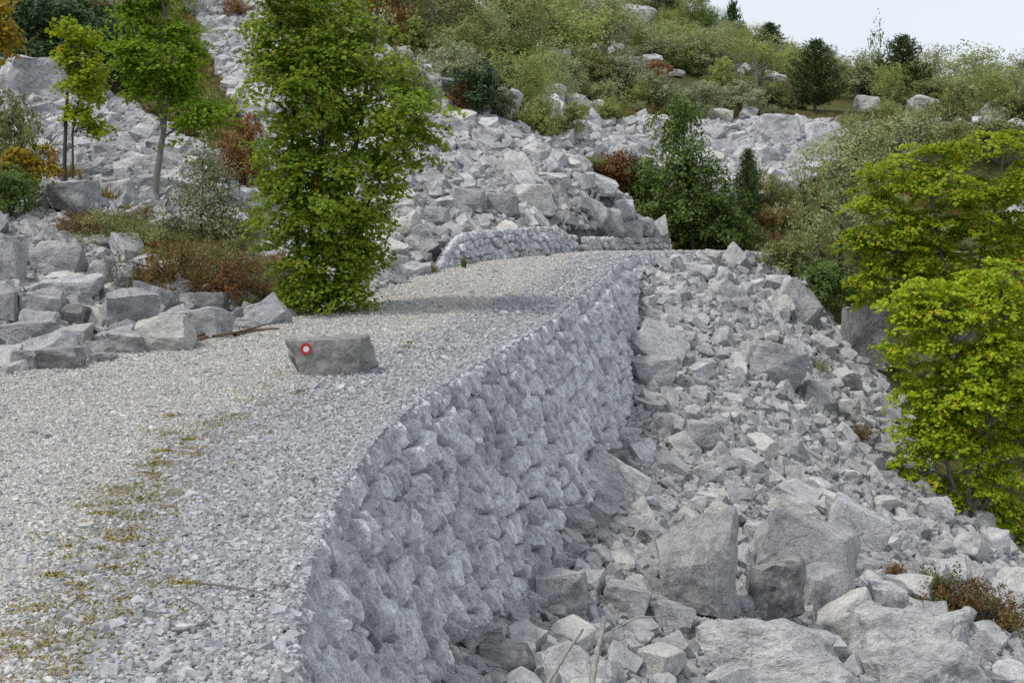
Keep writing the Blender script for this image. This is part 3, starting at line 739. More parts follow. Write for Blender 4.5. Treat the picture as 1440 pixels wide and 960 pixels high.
# ------------------------------------------------------------------ walls: every stone is a cell of an irregular bond
def clip(poly, nx, ny, c):
    out = []
    for i in range(len(poly)):
        a, b = poly[i], poly[(i + 1) % len(poly)]
        da, db = a[0] * nx + a[1] * ny - c, b[0] * nx + b[1] * ny - c
        if da <= 0: out.append(a)
        if (da < 0 < db) or (db < 0 < da):
            t = da / (da - db); out.append((a[0] + (b[0] - a[0]) * t, a[1] + (b[1] - a[1]) * t))
    return out
def build_wall(name, label, top, depth_fn, batter, cell, seed, max_parts=300, bulge=.09, side=1, ring=6, cop=.24, nper=26):
    """top: polyline (x, y, z) of the wall head; outward side to the right of travel when side = 1"""
    r = random.Random(seed)
    top = np.array(top, float)
    seg = np.r_[0, np.cumsum(np.linalg.norm(np.diff(top[:, :2], axis=0), axis=1))]
    Lt = seg[-1]
    def frame(s):
        s = np.clip(s, 0, Lt)
        P = np.array([np.interp(s, seg, top[:, k]) for k in range(3)])
        e = .25
        a = np.array([np.interp(np.clip(s - e, 0, Lt), seg, top[:, k]) for k in range(2)])
        b = np.array([np.interp(np.clip(s + e, 0, Lt), seg, top[:, k]) for k in range(2)])
        d = (b - a) / (np.linalg.norm(b - a) + 1e-9)
        return P, np.array([d[1], -d[0]]) * side
    def surf(s, h, out):
        P, n = frame(s)
        nl = math.hypot(1, batter)
        return (P[0] + n[0] * (batter * h + out / nl), P[1] + n[1] * (batter * h + out / nl), P[2] - h + out * batter / nl)
    hmax = max(depth_fn(s) for s in np.linspace(0, Lt, 60))
    sites = []
    row = 0; h = cop * .5
    while h < hmax + cell:
        s = r.uniform(0, cell)
        step = cell * (.8 if row == 0 else 1.15)
        while s < Lt:
            if h < depth_fn(s) + cell * .5:
                k = 0 if row == 0 else 1
                sites.append((s + r.uniform(-.26, .26) * step, h + (r.uniform(-.03, .03) if row == 0 else r.uniform(-.3, .3) * cell), row))
            s += step * r.uniform(.7, 1.4)
        h += (cop * .5 + cell * .5) if row == 0 else cell * r.uniform(.8, 1.0)
        row += 1
    root = empty(name, surf(Lt * .5, 0, 0))
    tag(root, label, 'wall')
    org = np.array(root.location)
    S_ = np.array([(a, b) for a, b, _ in sites])
    stones = []
    for i, (a, b, rw) in enumerate(sites):
        R = cell * 1.9
        poly = [(max(0, a - R), max(0, b - R)), (min(Lt, a + R), max(0, b - R)), (min(Lt, a + R), b + R), (max(0, a - R), b + R)]
        dd = np.hypot(S_[:, 0] - a, S_[:, 1] - b)
        for j in np.argsort(dd)[1:26]:
            if dd[j] > 2 * R: break
            nx, ny = S_[j, 0] - a, S_[j, 1] - b
            mx, my = (S_[j, 0] + a) / 2, (S_[j, 1] + b) / 2
            poly = clip(poly, nx, ny, nx * mx + ny * my)
            if len(poly) < 3: break
        if len(poly) >= 3: stones.append((a, b, rw, poly))
    made = []
    for a, b, rw, poly in stones:
        pts = np.array(poly)
        c = pts.mean(0)
        ar = .5 * abs(np.dot(pts[:, 0], np.roll(pts[:, 1], 1)) - np.dot(pts[:, 1], np.roll(pts[:, 0], 1)))
        if ar < .004: continue
        # resample outline
        per = np.r_[0, np.cumsum(np.linalg.norm(np.diff(np.r_[pts, pts[:1]], axis=0), axis=1))]
        tq = np.linspace(0, per[-1], nper, endpoint=False)
        cl = np.r_[pts, pts[:1]]
        ol = np.c_[np.interp(tq, per, cl[:, 0]), np.interp(tq, per, cl[:, 1])]
        # soften corners, ragged outline
        ol = .5 * ol + .25 * (np.roll(ol, 1, 0) + np.roll(ol, -1, 0))
        seedv = Vector((a * 1.7, b * 1.7, seed))
        tiltx, tilty = r.uniform(-.24, .24), r.uniform(-.12, .24)
        push = r.uniform(-.03, .05)
        ctop = r.uniform(-.022, .022) if rw == 0 else 0
        if rw == 0: tiltx, tilty, push = tiltx * .2, 0, push * .2
        so, to = r.uniform(0, 50), r.uniform(0, 50)
        fc = r.uniform(2.6, 5.5)
        bl = bulge * r.uniform(.6, 1.35) * (.35 if rw == 0 else 1)
        sz = math.sqrt(ar)
        V = []; 
        rings = [(1.0, -.07 if rw == 0 else -.16), (1.0, -.02)] + [(1 - (k / ring) ** 1.25, None) for k in range(1, ring)]
        for f, dep in rings:
            for q in ol:
                p = c + (q - c) * (f * (.96 if dep is None or dep > -.1 else .93))
                nz = mnoise.noise(Vector((p[0] * 9, p[1] * 9, seed + 5.1)))
                p2 = p + np.array((mnoise.noise(Vector((p[0] * 5, p[1] * 5, 3.3))), nz)) * .022
                if dep is not None: o_ = dep
                else:
                    e = 1 - f
                    o_ = (bl + .05) * (1 - (1 - min(1, e * fc)) ** 2.2) - .06
                    o_ += ((p[0] - c[0]) * tiltx + (p[1] - c[1]) * tilty * 1.2)
                    nn = mnoise.fractal(Vector((p[0] * 3.4 + so, p[1] * 3.0 + to, seed + .3)), .9, 2.1, 4)
                    # sheared, scaly fracture surface
                    sh = abs(((p[0] * 1.2 - p[1] * .5) * 4.2 + nn * 1.6) % 1.0 - .5)
                    rg = 1 - 2 * abs(mnoise.noise(Vector((p[0] * 8 + nn + to, p[1] * 7 + so, seed + 9.0))))
                    o_ += (nn * .042 + sh * .05 + rg * .028 - .012) * min(1, e * 4) + nz * .016
                    o_ += push
                V.append(surf(p2[0], max(p2[1], -.02 + .03 * nz) + (ctop * .6 * max(0, 1 - p2[1] / .12) if rw == 0 else 0), o_))
        cen = c
        nn = mnoise.fractal(Vector((c[0] * 3.4 + so, c[1] * 3.0 + to, seed + .3)), .9, 2.1, 4)
        V.append(surf(cen[0], cen[1], bl - .02 + nn * .055 + push))
        V = np.array(V)
        nr = len(rings); Fq = []
        for k in range(nr - 1):
            i0 = k * nper + np.arange(nper); i1 = k * nper + (np.arange(nper) + 1) % nper
            Fq.append(np.c_[i0, i1, i1 + nper, i0 + nper])
        i0 = (nr - 1) * nper + np.arange(nper); i1 = (nr - 1) * nper + (np.arange(nper) + 1) % nper
        Ft = np.c_[i0, i1, np.full(nper, len(V) - 1)]
        loc = V.mean(0)
        ppx, ppy = proj(*loc)
        vis = -60 < ppx < 1500 and -60 < ppy < 1010 and loc[2] > float(tpsR(loc[0], loc[1])) - .25 if side == 1 else True
        made.append((V, np.concatenate(Fq), Ft, loc, rw, (sz * F / loc[1]) * (1 if vis else .01)))
    def orient(V, q):
        A, B, C_ = V[q[0, 0]], V[q[0, 1]], V[q[0, 2]]
        return q
    order = sorted(range(len(made)), key=lambda i: -made[i][5])
    cnt = {'stone': 0, 'coping_stone': 0}
    rest = {'stone': [], 'coping_stone': []}
    for i in order:
        V, Fq, Ft, loc, rw, _ = made[i]
        nm = 'coping_stone' if rw == 0 else 'stone'
        if side == 1: Fq, Ft = Fq[:, ::-1], Ft[:, ::-1]
        if cnt[nm] < max_parts and made[i][5] > 5:
            cnt[nm] += 1
            me = mesh_np(nm, V - loc, [Fq, Ft], M['wall'], False)
            o = link(nm, me, root, loc - org)
        else: rest[nm].append((V, Fq, Ft))
    for nm, lst in rest.items():
        if lst:
            off = 0; VV = []; Q = []; T3 = []
            for V, Fq, Ft in lst:
                VV.append(V - org); Q.append(Fq + off); T3.append(Ft + off); off += len(V)
            o = link(nm + '_filling', mesh_np(nm, np.concatenate(VV), [np.concatenate(Q), np.concatenate(T3)], M['wall'], False), root)
            o['kind'] = 'stuff'
    # rubble heart behind the joints
    ss = np.linspace(0, Lt, max(20, int(Lt / .25)))
    V = []; 
    for s_ in ss:
        for h_ in (0.02, .5, 1.0): V.append(np.array(surf(s_, .04 + h_ * (depth_fn(s_) + .1), -.13)) - org)
        p = np.array(surf(s_, .06, -.45 if name == 'retaining_wall' else -.16)); V.append(p - org)
    Q = []
    for k in range(len(ss) - 1):
        b0, b1 = k * 4, (k + 1) * 4
        Q += [(b0, b0 + 1, b1 + 1, b1), (b0 + 1, b0 + 2, b1 + 2, b1 + 1), (b0 + 3, b0, b1, b1 + 3)]
    link('wall_core', mesh_np('wall_core', np.array(V), np.array(Q), M['rock_dark'], False), root)
    return root

wy = np.concatenate([np.arange(1.0, 41.3, .3)])
wtop = np.c_[edge_x(wy), wy, road_z(wy) + .012]
wl = np.r_[0, np.cumsum(np.linalg.norm(np.diff(wtop[:, :2], axis=0), axis=1))]
def wall_depth(s):
    y = float(np.interp(s, wl, wy)); x = float(edge_x(y))
    zt = float(road_z(y))
    d = zt - float(tpsR(x + .6, y))
    return max(.45, min(3.0, d + .35))
build_wall('retaining_wall', 'long curved dry stone retaining wall carrying the outer edge of the gravel road', wtop, wall_depth, .3, .3, 5, ring=7, nper=26, bulge=.055)
MARKS.append((640, 700, 'the long retaining wall'))
# the upper walls beside the far road
def px_path(pts, zoff=0):
    out = []
    for px, py, d in pts: out.append(at(px, py, d))
    return out
u_y = np.arange(27.2, 35.4, .25)
up1 = np.c_[left_x(u_y) - .12, u_y, road_z(u_y) + .1 + .56 * sstep((u_y - 27.4) / 1.8) - .2 * sstep((u_y - 33.5) / 1.5)]
build_wall('upper_retaining_wall', 'short low stone wall on the uphill side where the road leaves view', up1, lambda s: 1.0, .15, .2, 9, bulge=.035, cop=.15, nper=18, ring=4)
MARKS.append((740, 335, 'the short upper wall'))
u_y = np.arange(36.2, 41.2, .25)
up2 = np.c_[left_x(u_y) - .3, u_y, road_z(u_y) + .42]
build_wall('upper_retaining_wall', 'very low far stone wall half buried under the end of the rocky mound', up2, lambda s: .6, .15, .2, 12, bulge=.035, cop=.15, nper=16, ring=4)
MARKS.append((890, 338, 'the very low far wall'))

# ------------------------------------------------------------------ scattered rocks: the largest as boulders, the rest as rubble
VAR = [rock_mesh('boulder', 500 + k, cuts=[7, 9, 11, 6, 13][k % 5], fine=.17, passes=4, rough=[.035, .05, .025][k % 3], mat=M[['rock', 'rock', 'rock_hero', 'rock', 'rock_pale'][k % 5]],
                 bevel=[.02, .035, .015][k % 3]) for k in range(20)]
LOWV = [rock_mesh('rubble_piece', 700 + k, cuts=6 + k % 5, fine=.42, passes=2, rough=.03, mat=M['rubble'], bevel=0) for k in range(10)]
for me in LOWV: pass
def slope_normal(x, y):
    e = .4
    gx = (height(x + e, y) - height(x - e, y)) / (2 * e); gy = (height(x, y + e) - height(x, y - e)) / (2 * e)
    n = np.stack([-gx, -gy, np.ones_like(gx)], -1)
    return n / np.linalg.norm(n, axis=-1, keepdims=True)
class Grid:
    """dart throwing with a hash grid so big rocks do not swallow each other"""
    def __init__(s, cell=.5): s.c = cell; s.d = {}
    def ok(s, x, y, r, k=.8):
        m = int(math.ceil((r + 1.2) / s.c)); i, j = int(x // s.c), int(y // s.c)
        for a in range(i - m, i + m + 1):
            for b in range(j - m, j + m + 1):
                for (u, v, q) in s.d.get((a, b), ()):
                    if (u - x) ** 2 + (v - y) ** 2 < (k * (r + q)) ** 2: return False
        return True
    def add(s, x, y, r): s.d.setdefault((int(x // s.c), int(y // s.c)), []).append((x, y, r))
G = Grid()
for o, px, py, sz, _ in BOULDERS: G.add(o.location.x, o.location.y, max(o.scale.x, o.scale.y) * .42)
ROAD_CLEAR = lambda x, y: (y < 46) & (x < edge_x(y) + .0) & (x > left_x(y) - .1)
# candidate grounds: (name, test on pixel, x range, y range)
def zone_pts(n, xr, yr, test):
    x = rng.uniform(*xr, n); y = rng.uniform(*yr, n)
    z = height(x, y)
    px, py = proj(x, y, z)
    k = (px > -60) & (px < 1500) & (py < 1060) & (py > -40) & ~ROAD_CLEAR(x, y) & test(px, py, x, y)
    return x[k], y[k], z[k], px[k], py[k]
def wall_foot(x, y):
    """clear of the big wall's leaning face"""
    d = np.clip(road_z(y) - tpsR(edge_x(y) + .6, y), .2, 3)
    return x > edge_x(y) + .3 * d + .12
right_test = lambda px, py, x, y: (y < 46) & (x > edge_x(np.minimum(y, 46))) & wall_foot(x, np.minimum(y, 45)) & inpoly(px, py, SCREE_POLY)
left_test = lambda names: (lambda px, py, x, y: ((y > 46) | (x < left_x(np.minimum(y, 46)) - np.where(y > 27.5, .75, .15))) & np.any([inpoly(px, py, ROCK_ZONES[n]) for n in names], axis=0))
ZONES = [
    ('right scree', (-1, 14), (8, 45), right_test, [(.38, .62, 60), (.24, .38, 640), (.13, .24, 6500), (.07, .13, 30000)]),
    ('left bank', (-12, -1), (12, 32), left_test(['left_bank']), [(.35, .6, 30), (.2, .35, 320), (.1, .2, 4000), (.05, .1, 9000)]),
    ('left slopes', (-26, -2.5), (20, 66), left_test(['left_scree', 'high_scree']), [(.5, .75, 45), (.28, .5, 420), (.16, .28, 4500), (.08, .16, 22000)]),
    ('rocky mound', (-10, 6), (24, 50), left_test(['mound']), [(.5, .8, 40), (.3, .5, 330), (.16, .3, 5000), (.08, .16, 24000)]),
    ('far rock field', (0, 22), (42, 80), left_test(['far_field']), [(.55, .85, 45), (.32, .55, 420), (.18, .32, 3800), (.1, .18, 7000)]),
]
ROCKS = []
for zn, xr, yr, test, sizes in ZONES:
    for (r0, r1, n) in sizes:
        x, y, z, px, py = zone_pts(n * 6, xr, yr, test)
        got = 0; cap = n
        for i in range(len(x)):
            r = rng.uniform(r0, r1) * .5
            if not G.ok(x[i], y[i], r, .74 if r > .06 else .6): continue
            G.add(x[i], y[i], r); got += 1
            ROCKS.append((zn, x[i], y[i], z[i], r, px[i], py[i]))
            if got >= cap: break
# a few loose stones in the shrubby ground
x, y, z, px, py = zone_pts(5000, (-20, 40), (20, 100), lambda px, py, x, y: (x < left_x(np.minimum(y, 46)) - .3) | (y > 46))
kk = noise2(x, y, .12, 31) > .06
for i in np.where(kk)[0][:900]:
    r = rng.uniform(.15, .5)
    if G.ok(x[i], y[i], r, .8):
        G.add(x[i], y[i], r); ROCKS.append(('open hillside', x[i], y[i], z[i], r, px[i], py[i]))
print('rocks', len(ROCKS))
R_ = np.array([(q[1], q[2], q[3], q[4], q[5], q[6]) for q in ROCKS])
pxs = R_[:, 3] * 2 * F / R_[:, 1]
vis = (R_[:, 4] > 5) & (R_[:, 4] < 1435) & (R_[:, 5] > 5) & (R_[:, 5] < 955)
NRM = slope_normal(R_[:, 0], R_[:, 1])
order = np.argsort(-(pxs * np.where(vis, 1, .01)))
N_BOULD = 300 - len(BOULDERS) - 2
chosen = []
for i in order:
    if len(chosen) >= N_BOULD: break
    if ROCKS[i][0] == 'open hillside': continue
    chosen.append(i)
cset = set(chosen)
def rock_rot(i, flat):
    n = Vector(NRM[i]); q = n.to_track_quat('Z', 'Y')
    e = Euler((rng.normal(0, flat), rng.normal(0, flat), rng.uniform(0, 6.283)))
    return (q.to_matrix() @ e.to_matrix()).to_euler()
SHAPES = []
for i in chosen:
    zn, x, y, z, r, px, py = ROCKS[i]
    k = int(rng.integers(len(VAR)))
    o = link('boulder', VAR[k])
    fl = rng.uniform(.5, .95); el = rng.uniform(.8, 1.25)
    sz = r * 2 * 1.12
    o.scale = (sz * el, sz / el, sz * fl)
    o.rotation_euler = rock_rot(i, .32)
    nv = Vector(NRM[i])
    o.location = Vector((x, y, z)) + nv * (sz * fl * .22)
    BOULDERS.append([o, px, py, pxs[i], False])
    o['category'] = 'boulder'; o['group'] = 'boulders of the ' + zn
    SHAPES.append((o, zn, px, py, pxs[i], fl, el, k))
rest = [i for i in range(len(ROCKS)) if i not in cset]

def instance_cloud(name, P, Rr, Sc, sources, kind='stuff'):
    """one object: points with an instanced rock each, done in geometry nodes"""
    me = bpy.data.meshes.new(name)
    me.vertices.add(len(P)); me.vertices.foreach_set('co', np.asarray(P, np.float32).ravel())
    for an, av in (('rot', Rr), ('scl', Sc)):
        a = me.attributes.new(an, 'FLOAT_VECTOR', 'POINT'); a.data.foreach_set('vector', np.asarray(av, np.float32).ravel())
    a = me.attributes.new('idx', 'INT', 'POINT'); a.data.foreach_set('value', rng.integers(0, len(sources), len(P)).astype(np.int32))
    o = link(name, me); tag(o, kind=kind)
    ng = bpy.data.node_groups.new(name + '_nodes', 'GeometryNodeTree')
    ng.interface.new_socket('Geometry', in_out='INPUT', socket_type='NodeSocketGeometry')
    ng.interface.new_socket('Geometry', in_out='OUTPUT', socket_type='NodeSocketGeometry')
    N, L = ng.nodes.new, ng.links.new
    gi, go = N('NodeGroupInput'), N('NodeGroupOutput')
    join = N('GeometryNodeJoinGeometry')
    for me_s in sources[::-1]:
        so = bpy.data.objects.new(name + '_piece', me_s)
        inf = N('GeometryNodeObjectInfo'); inf.inputs['Object'].default_value = so; inf.inputs['As Instance'].default_value = True
        L(inf.outputs['Geometry'], join.inputs[0])
    iop = N('GeometryNodeInstanceOnPoints'); iop.inputs['Pick Instance'].default_value = True
    def attr(n, t, out):
        q = N('GeometryNodeInputNamedAttribute'); q.data_type = t; q.inputs['Name'].default_value = n
        return next(s for s in q.outputs if s.enabled and s.name == 'Attribute')
    L(gi.outputs[0], iop.inputs['Points']); L(join.outputs[0], iop.inputs['Instance'])
    L(attr('idx', 'INT', 0), iop.inputs['Instance Index'])
    e2r = N('FunctionNodeEulerToRotation'); L(attr('rot', 'FLOAT_VECTOR', 0), e2r.inputs[0]); L(e2r.outputs[0], iop.inputs['Rotation'])
    L(attr('scl', 'FLOAT_VECTOR', 0), iop.inputs['Scale'])
    L(iop.outputs[0], go.inputs[0])
    md = o.modifiers.new('scatter', 'NODES'); md.node_group = ng
    return o
for zn, nm in (('right scree', 'scree_rubble'), ('left bank', 'bank_rubble'), ('left slopes', 'slope_rubble'), ('rocky mound', 'mound_rubble'), ('far rock field', 'rock_field_rubble'), ('open hillside', 'hillside_rubble')):
    idx = [i for i in rest if ROCKS[i][0] == zn]
    if not idx: continue
    n = len(idx); r = R_[idx, 3]
    fl = rng.uniform(.45, .95, n); el = rng.uniform(.78, 1.28, n)
    Sc = np.c_[r * 2.25 * el, r * 2.25 / el, r * 2.25 * fl]
    P = R_[idx, :3] + NRM[idx] * (r * 2.25 * fl * .2)[:, None]
    Rr = np.array([rock_rot(i, .45)[:] for i in idx])
    instance_cloud(nm, P, Rr, Sc, LOWV + (VAR[:6] if zn != 'right scree' else VAR[:8]))

# ------------------------------------------------------------------ gravel on the road
GRAV = [rock_mesh('gravel_piece', 900 + k, cuts=4 + k % 3, fine=9, passes=0, rough=0.0, mat=M['gravel_grey'], bevel=0) for k in range(6)]
GRAVC = [rock_mesh('gravel_piece', 930 + k, cuts=4 + k % 3, fine=9, passes=0, rough=0.0, mat=M['gravel_cream'], bevel=0) for k in range(6)]
def gravel():
    A, B = [], []
    for (y0, y1, dens, s0, s1) in ((4.2, 8, 3600, .012, .036), (8, 13, 2300, .014, .038), (13, 20, 1100, .018, .044), (20, 42, 420, .024, .055)):
        n = int(dens * (y1 - y0) * 7)
        x = rng.uniform(-6.6, 6.5, int(n * 13.1 / 7)); y = rng.uniform(y0, y1, len(x))
        k = (x < edge_x(y) + .03) & (x > left_x(y) - .5)
        x, y = x[k], y[k]
        z = road_surface(x, y)
        px, py = proj(x, y, z); k = (px > -30) & (px < 1450) & (py < 985)
        x, y, z = x[k], y[k], z[k]
        tr = road_track(x, y)
        cream = rng.random(len(x)) < tr * .93
        s = s0 + (s1 - s0) * rng.random(len(x)) ** 1.8
        s = np.where(cream, s * .62, s * 1.0)
        s = np.where(rng.random(len(x)) < .012, s * 2.1, s)
        fl = rng.uniform(.4, .85, len(x)); el = rng.uniform(.75, 1.3, len(x))
        P = np.c_[x, y, z + s * fl * .22]
        Sc = np.c_[s * el, s / el, s * fl]
        Rr = np.c_[rng.normal(0, .4, len(x)), rng.normal(0, .4, len(x)), rng.uniform(0, 6.28, len(x))]
        A.append((P[~cream], Rr[~cream], Sc[~cream])); B.append((P[cream], Rr[cream], Sc[cream]))
    for nm, q, src in (('grey_gravel', A, GRAV), ('pale_gravel', B, GRAVC)):
        P, Rr, Sc = (np.concatenate([a[j] for a in q]) for j in range(3))
        print(nm, len(P)); instance_cloud(nm, P, Rr, Sc, src)
gravel()
# small chips at the foot of the wall and between the boulders
x, y, z, px, py = zone_pts(38000, (-1, 12), (9, 32), right_test)
s = .03 + .07 * rng.random(len(x)) ** 2
instance_cloud('scree_chips', np.c_[x, y, z + s * .2], np.c_[rng.normal(0, .5, len(x)), rng.normal(0, .5, len(x)), rng.uniform(0, 6.28, len(x))], np.c_[s * 1.2, s, s * .7], GRAV)

# ------------------------------------------------------------------ plants
def leaf_geom(C, Nn, size, shape, r, fold=.18):
    """leaves at C with normals Nn: returns V, F(tri)"""
    n = len(C)
    a = r.normal(size=(n, 3)); u = np.cross(Nn, a); u /= np.linalg.norm(u, axis=1, keepdims=True) + 1e-9
    v = np.cross(Nn, u)
    if shape == 'maple':
        P = np.array([(0, -.5, 0), (.5, -.12, -fold), (.22, .02, 0), (0, .6, -fold * .6), (-.22, .02, 0), (-.5, -.12, -fold), (.3, .34, -fold), (-.3, .34, -fold)])
        T = np.array([(0, 1, 2), (0, 2, 4), (0, 4, 5), (2, 3, 4), (2, 1, 6), (4, 7, 5)])
    elif shape == 'needle':
        P = np.array([(-.09, 0, 0), (.09, 0, 0), (0, 1, 0)]); T = np.array([(0, 1, 2)])
    else:
        P = np.array([(0, -.5, 0), (.28, 0, -fold * .4), (0, .5, 0), (-.28, 0, -fold * .4)]); T = np.array([(0, 1, 2), (0, 2, 3)])
    s = np.asarray(size).reshape(-1, 1, 1) if np.ndim(size) else size
    V = C[:, None, :] + s * (P[None, :, 0:1] * u[:, None, :] + P[None, :, 1:2] * v[:, None, :] + P[None, :, 2:3] * Nn[:, None, :])
    Fq = (np.arange(n) * len(P))[:, None, None] + T[None]
    return V.reshape(-1, 3), Fq.reshape(-1, 3)
def tube(pts, rad, k=5):
    pts = np.asarray(pts, float); n = len(pts)
    d = np.gradient(pts, axis=0); d /= np.linalg.norm(d, axis=1, keepdims=True) + 1e-9
    up = np.where(np.abs(d[:, 2:3]) > .9, np.array([[1., 0, 0]]), np.array([[0, 0, 1.]]))
    a = np.cross(d, up); a /= np.linalg.norm(a, axis=1, keepdims=True); b = np.cross(d, a)
    t = np.linspace(0, 2 * np.pi, k, endpoint=False)
    V = pts[:, None] + np.asarray(rad).reshape(-1, 1, 1) * (np.cos(t)[None, :, None] * a[:, None] + np.sin(t)[None, :, None] * b[:, None])
    i = (np.arange(n - 1)[:, None] * k + np.arange(k)[None]).ravel(); j = (np.arange(n - 1)[:, None] * k + (np.arange(k)[None] + 1) % k).ravel()
    return V.reshape(-1, 3), np.c_[i, j, j + k, i + k]
class Acc:
    def __init__(s): s.V = []; s.F = []; s.n = 0
    def add(s, V, Fc): s.V.append(V); s.F.append(Fc + s.n); s.n += len(V)
    def mesh(s, name, mat, smooth=False): return mesh_np(name, np.concatenate(s.V), np.concatenate(s.F), mat, smooth)
def unit(v): return v / (np.linalg.norm(v, axis=-1, keepdims=True) + 1e-9)
def blob_clusters(r, blobs, n, shell=.55):
    vol = np.array([b[3] * b[4] * b[5] for b in blobs]) ** .8
    k = r.choice(len(blobs), n, p=vol / vol.sum())
    B = np.array(blobs)[k]
    d = unit(r.normal(size=(n, 3)))
    q = shell + (1 - shell) * r.random(n) ** .6
    q = np.where(r.random(n) < .22, r.random(n) * shell, q)
    return B[:, :3] + d * q[:, None] * B[:, 3:6], d
def make_plant(seed, blobs, stems, n_cl, per, leaf, cl_r, shape='oval', flat=.45, up=.7, branch_r=.012, stem_k=7, branch_share=1.0, droop=.1, shell=.55, lsv=.35):
    """stems: list of (polyline, r0, r1); returns (stem Acc, leaf Acc)"""
    r = np.random.default_rng(seed)
    st, lf = Acc(), Acc()
    allp = []
    for pts, r0, r1 in stems:
        pts = np.array(pts, float)
        t = np.linspace(0, 1, 14); s_ = np.linspace(0, 1, len(pts))
        q = np.stack([np.interp(t, s_, pts[:, k]) for k in range(3)], 1)
        q[:, :2] += r.normal(0, max(r0 * .5, .004), (14, 2)) * np.minimum(t, .8)[:, None]
        st.add(*tube(q, r0 + (r1 - r0) * t ** .8, stem_k)); allp.append(q)
    AP = np.concatenate(allp)
    C, D = blob_clusters(r, blobs, n_cl, shell)
    for c in C[r.random(n_cl) < branch_share]:
        dv = AP - c
        cost = np.linalg.norm(dv, axis=1) + np.where(AP[:, 2] > c[2] - .12 * np.linalg.norm(dv[:, :2], axis=1), 3.0, 0)
        p0 = AP[int(np.argmin(cost))]
        mid = (p0 + c) / 2 + np.array([0, 0, .12 * np.linalg.norm(c - p0)]) + r.normal(0, .05, 3) * np.linalg.norm(c - p0)
        t = np.linspace(0, 1, 5)[:, None]
        q = (1 - t) ** 2 * p0 + 2 * t * (1 - t) * mid + t ** 2 * c
        ln = np.linalg.norm(c - p0)
        st.add(*tube(q, branch_r * (.4 + .35 * ln) * (1.15 - t[:, 0]), 4))
    # leaves
    m = np.maximum(3, r.poisson(per, n_cl)); k = np.repeat(np.arange(n_cl), m); N_ = len(k)
    nrm = unit(D * np.array([.55, .55, .35]) + np.array([0, 0, up]) + r.normal(0, .25, (n_cl, 3)))[k]
    off = r.normal(size=(N_, 3)); off = unit(off) * (r.random(N_) ** .5)[:, None] * cl_r * r.uniform(.6, 1.3, n_cl)[k][:, None]
    off -= nrm * (off * nrm).sum(1, keepdims=True) * (1 - flat)
    P = C[k] + off - np.array([0, 0, 1.]) * (droop * (off ** 2).sum(1) / max(cl_r, .01))[:, None]
    ln = unit(nrm + r.normal(0, .42, (N_, 3)))
    lf.add(*leaf_geom(P, ln, leaf * r.uniform(1 - lsv, 1 + lsv, N_), shape, r))
    return st, lf
def plant_object(name, label, cat, group, loc, st, lf, bark, leafm, rz=0, scale=None, crown='crown', trunk='trunk'):
    root = empty(name, loc, rz, scale); tag(root, label, cat, group)
    if st is not None: link(trunk, st if isinstance(st, bpy.types.Mesh) else st.mesh(trunk, bark, True), root)
    if lf is not None: link(crown, lf if isinstance(lf, bpy.types.Mesh) else lf.mesh(crown, leafm), root)
    return root
def ppm(d): return F / d
def ground(px, d):
    rx = float(ray(px, 360)[0]); return np.array([rx * d, d, float(height(rx * d, d))])
def ztop(py, d): return CAMZ + float(ray(720, py)[1]) * d

def hero_tree(name, label, cat, seed, px, d, base_py, blobs_px, stems_px, n_cl, per, leaf, cl_r, leafm, bark, shape='maple', mark=None, group=None, depth_ratio=.9, **kw):
    """blobs_px: (px, py, half-width px, half-height px[, depth offset m]); stems_px: list of [(px, py, dy)...], r0, r1"""
    base = np.array(hit(px, base_py)) if d is None else ground(px, d)
    d = base[1]; s = d / F
    def loc(qx, qy, dy=0): return np.array([(qx - px) * s, dy, (ztop(qy, d) - base[2])])
    r = random.Random(seed)
    bl = []
    for q in blobs_px:
        dy = q[4] if len(q) > 4 else 0
        c = loc(q[0], q[1], dy); bl.append((*c, q[2] * s, q[2] * s * depth_ratio, q[3] * s))
    stems = [([loc(*p) for p in pts], r0, r1) for pts, r0, r1 in stems_px]
    for st_ in stems: 
        if abs(st_[0][0][2]) < .6: st_[0][0] = st_[0][0] * np.array([1, 1, 0]) + np.array([0, 0, -.1])
    st, lf = make_plant(seed, bl, stems, n_cl, per, leaf, cl_r, shape, **kw)
    o = plant_object(name, label, cat, group, base, st, lf, M[bark], M[leafm])
    if mark: MARKS.append((px, base_py or proj(*base)[1], mark))
    return o
# 1 big maple in the middle
hero_tree('maple_tree', 'big leafy green maple growing right beside the gravel road, crown reaching out of the photo', 'tree', 41, 448, None, 440,
  [(440, -50, 80, 60), (425, 30, 70, 60), (500, 75, 70, 50), (545, 110, 45, 35), (565, 165, 60, 48, -.3), (430, 130, 78, 60, -.3), (490, 170, 100, 80, .2), (425, 215, 72, 60), (540, 230, 66, 55), (470, 270, 95, 65, -.2), (425, 320, 70, 55, -.2), (500, 330, 58, 60), (450, 395, 62, 44, -.3), (490, 412, 40, 24, -.3), (400, 70, 50, 50), (590, 205, 36, 36), (600, 130, 30, 30), (385, 255, 36, 40), (415, 395, 44, 38), (505, 375, 38, 42), (455, 415, 62, 28), (515, 300, 42, 36), (470, 350, 55, 50), (385, 15, 38, 36), (495, 15, 50, 45), (450, 85, 60, 50), (400, 100, 40, 40)],
  [([(448, 440), (440, 340), (455, 200), (450, 40), (470, -120)], .075, .02), ([(444, 430), (470, 300), (510, 180), (530, 40), (540, -60)], .06, .015), ([(450, 435), (420, 350), (410, 250), (415, 140), (400, 40)], .05, .012), ([(455, 430), (490, 340), (545, 240), (590, 190)], .04, .01)],
  740, 48, .066, .34, 'maple', 'bark_dark', mark='the big maple', branch_r=.012, up=.95, flat=.22)
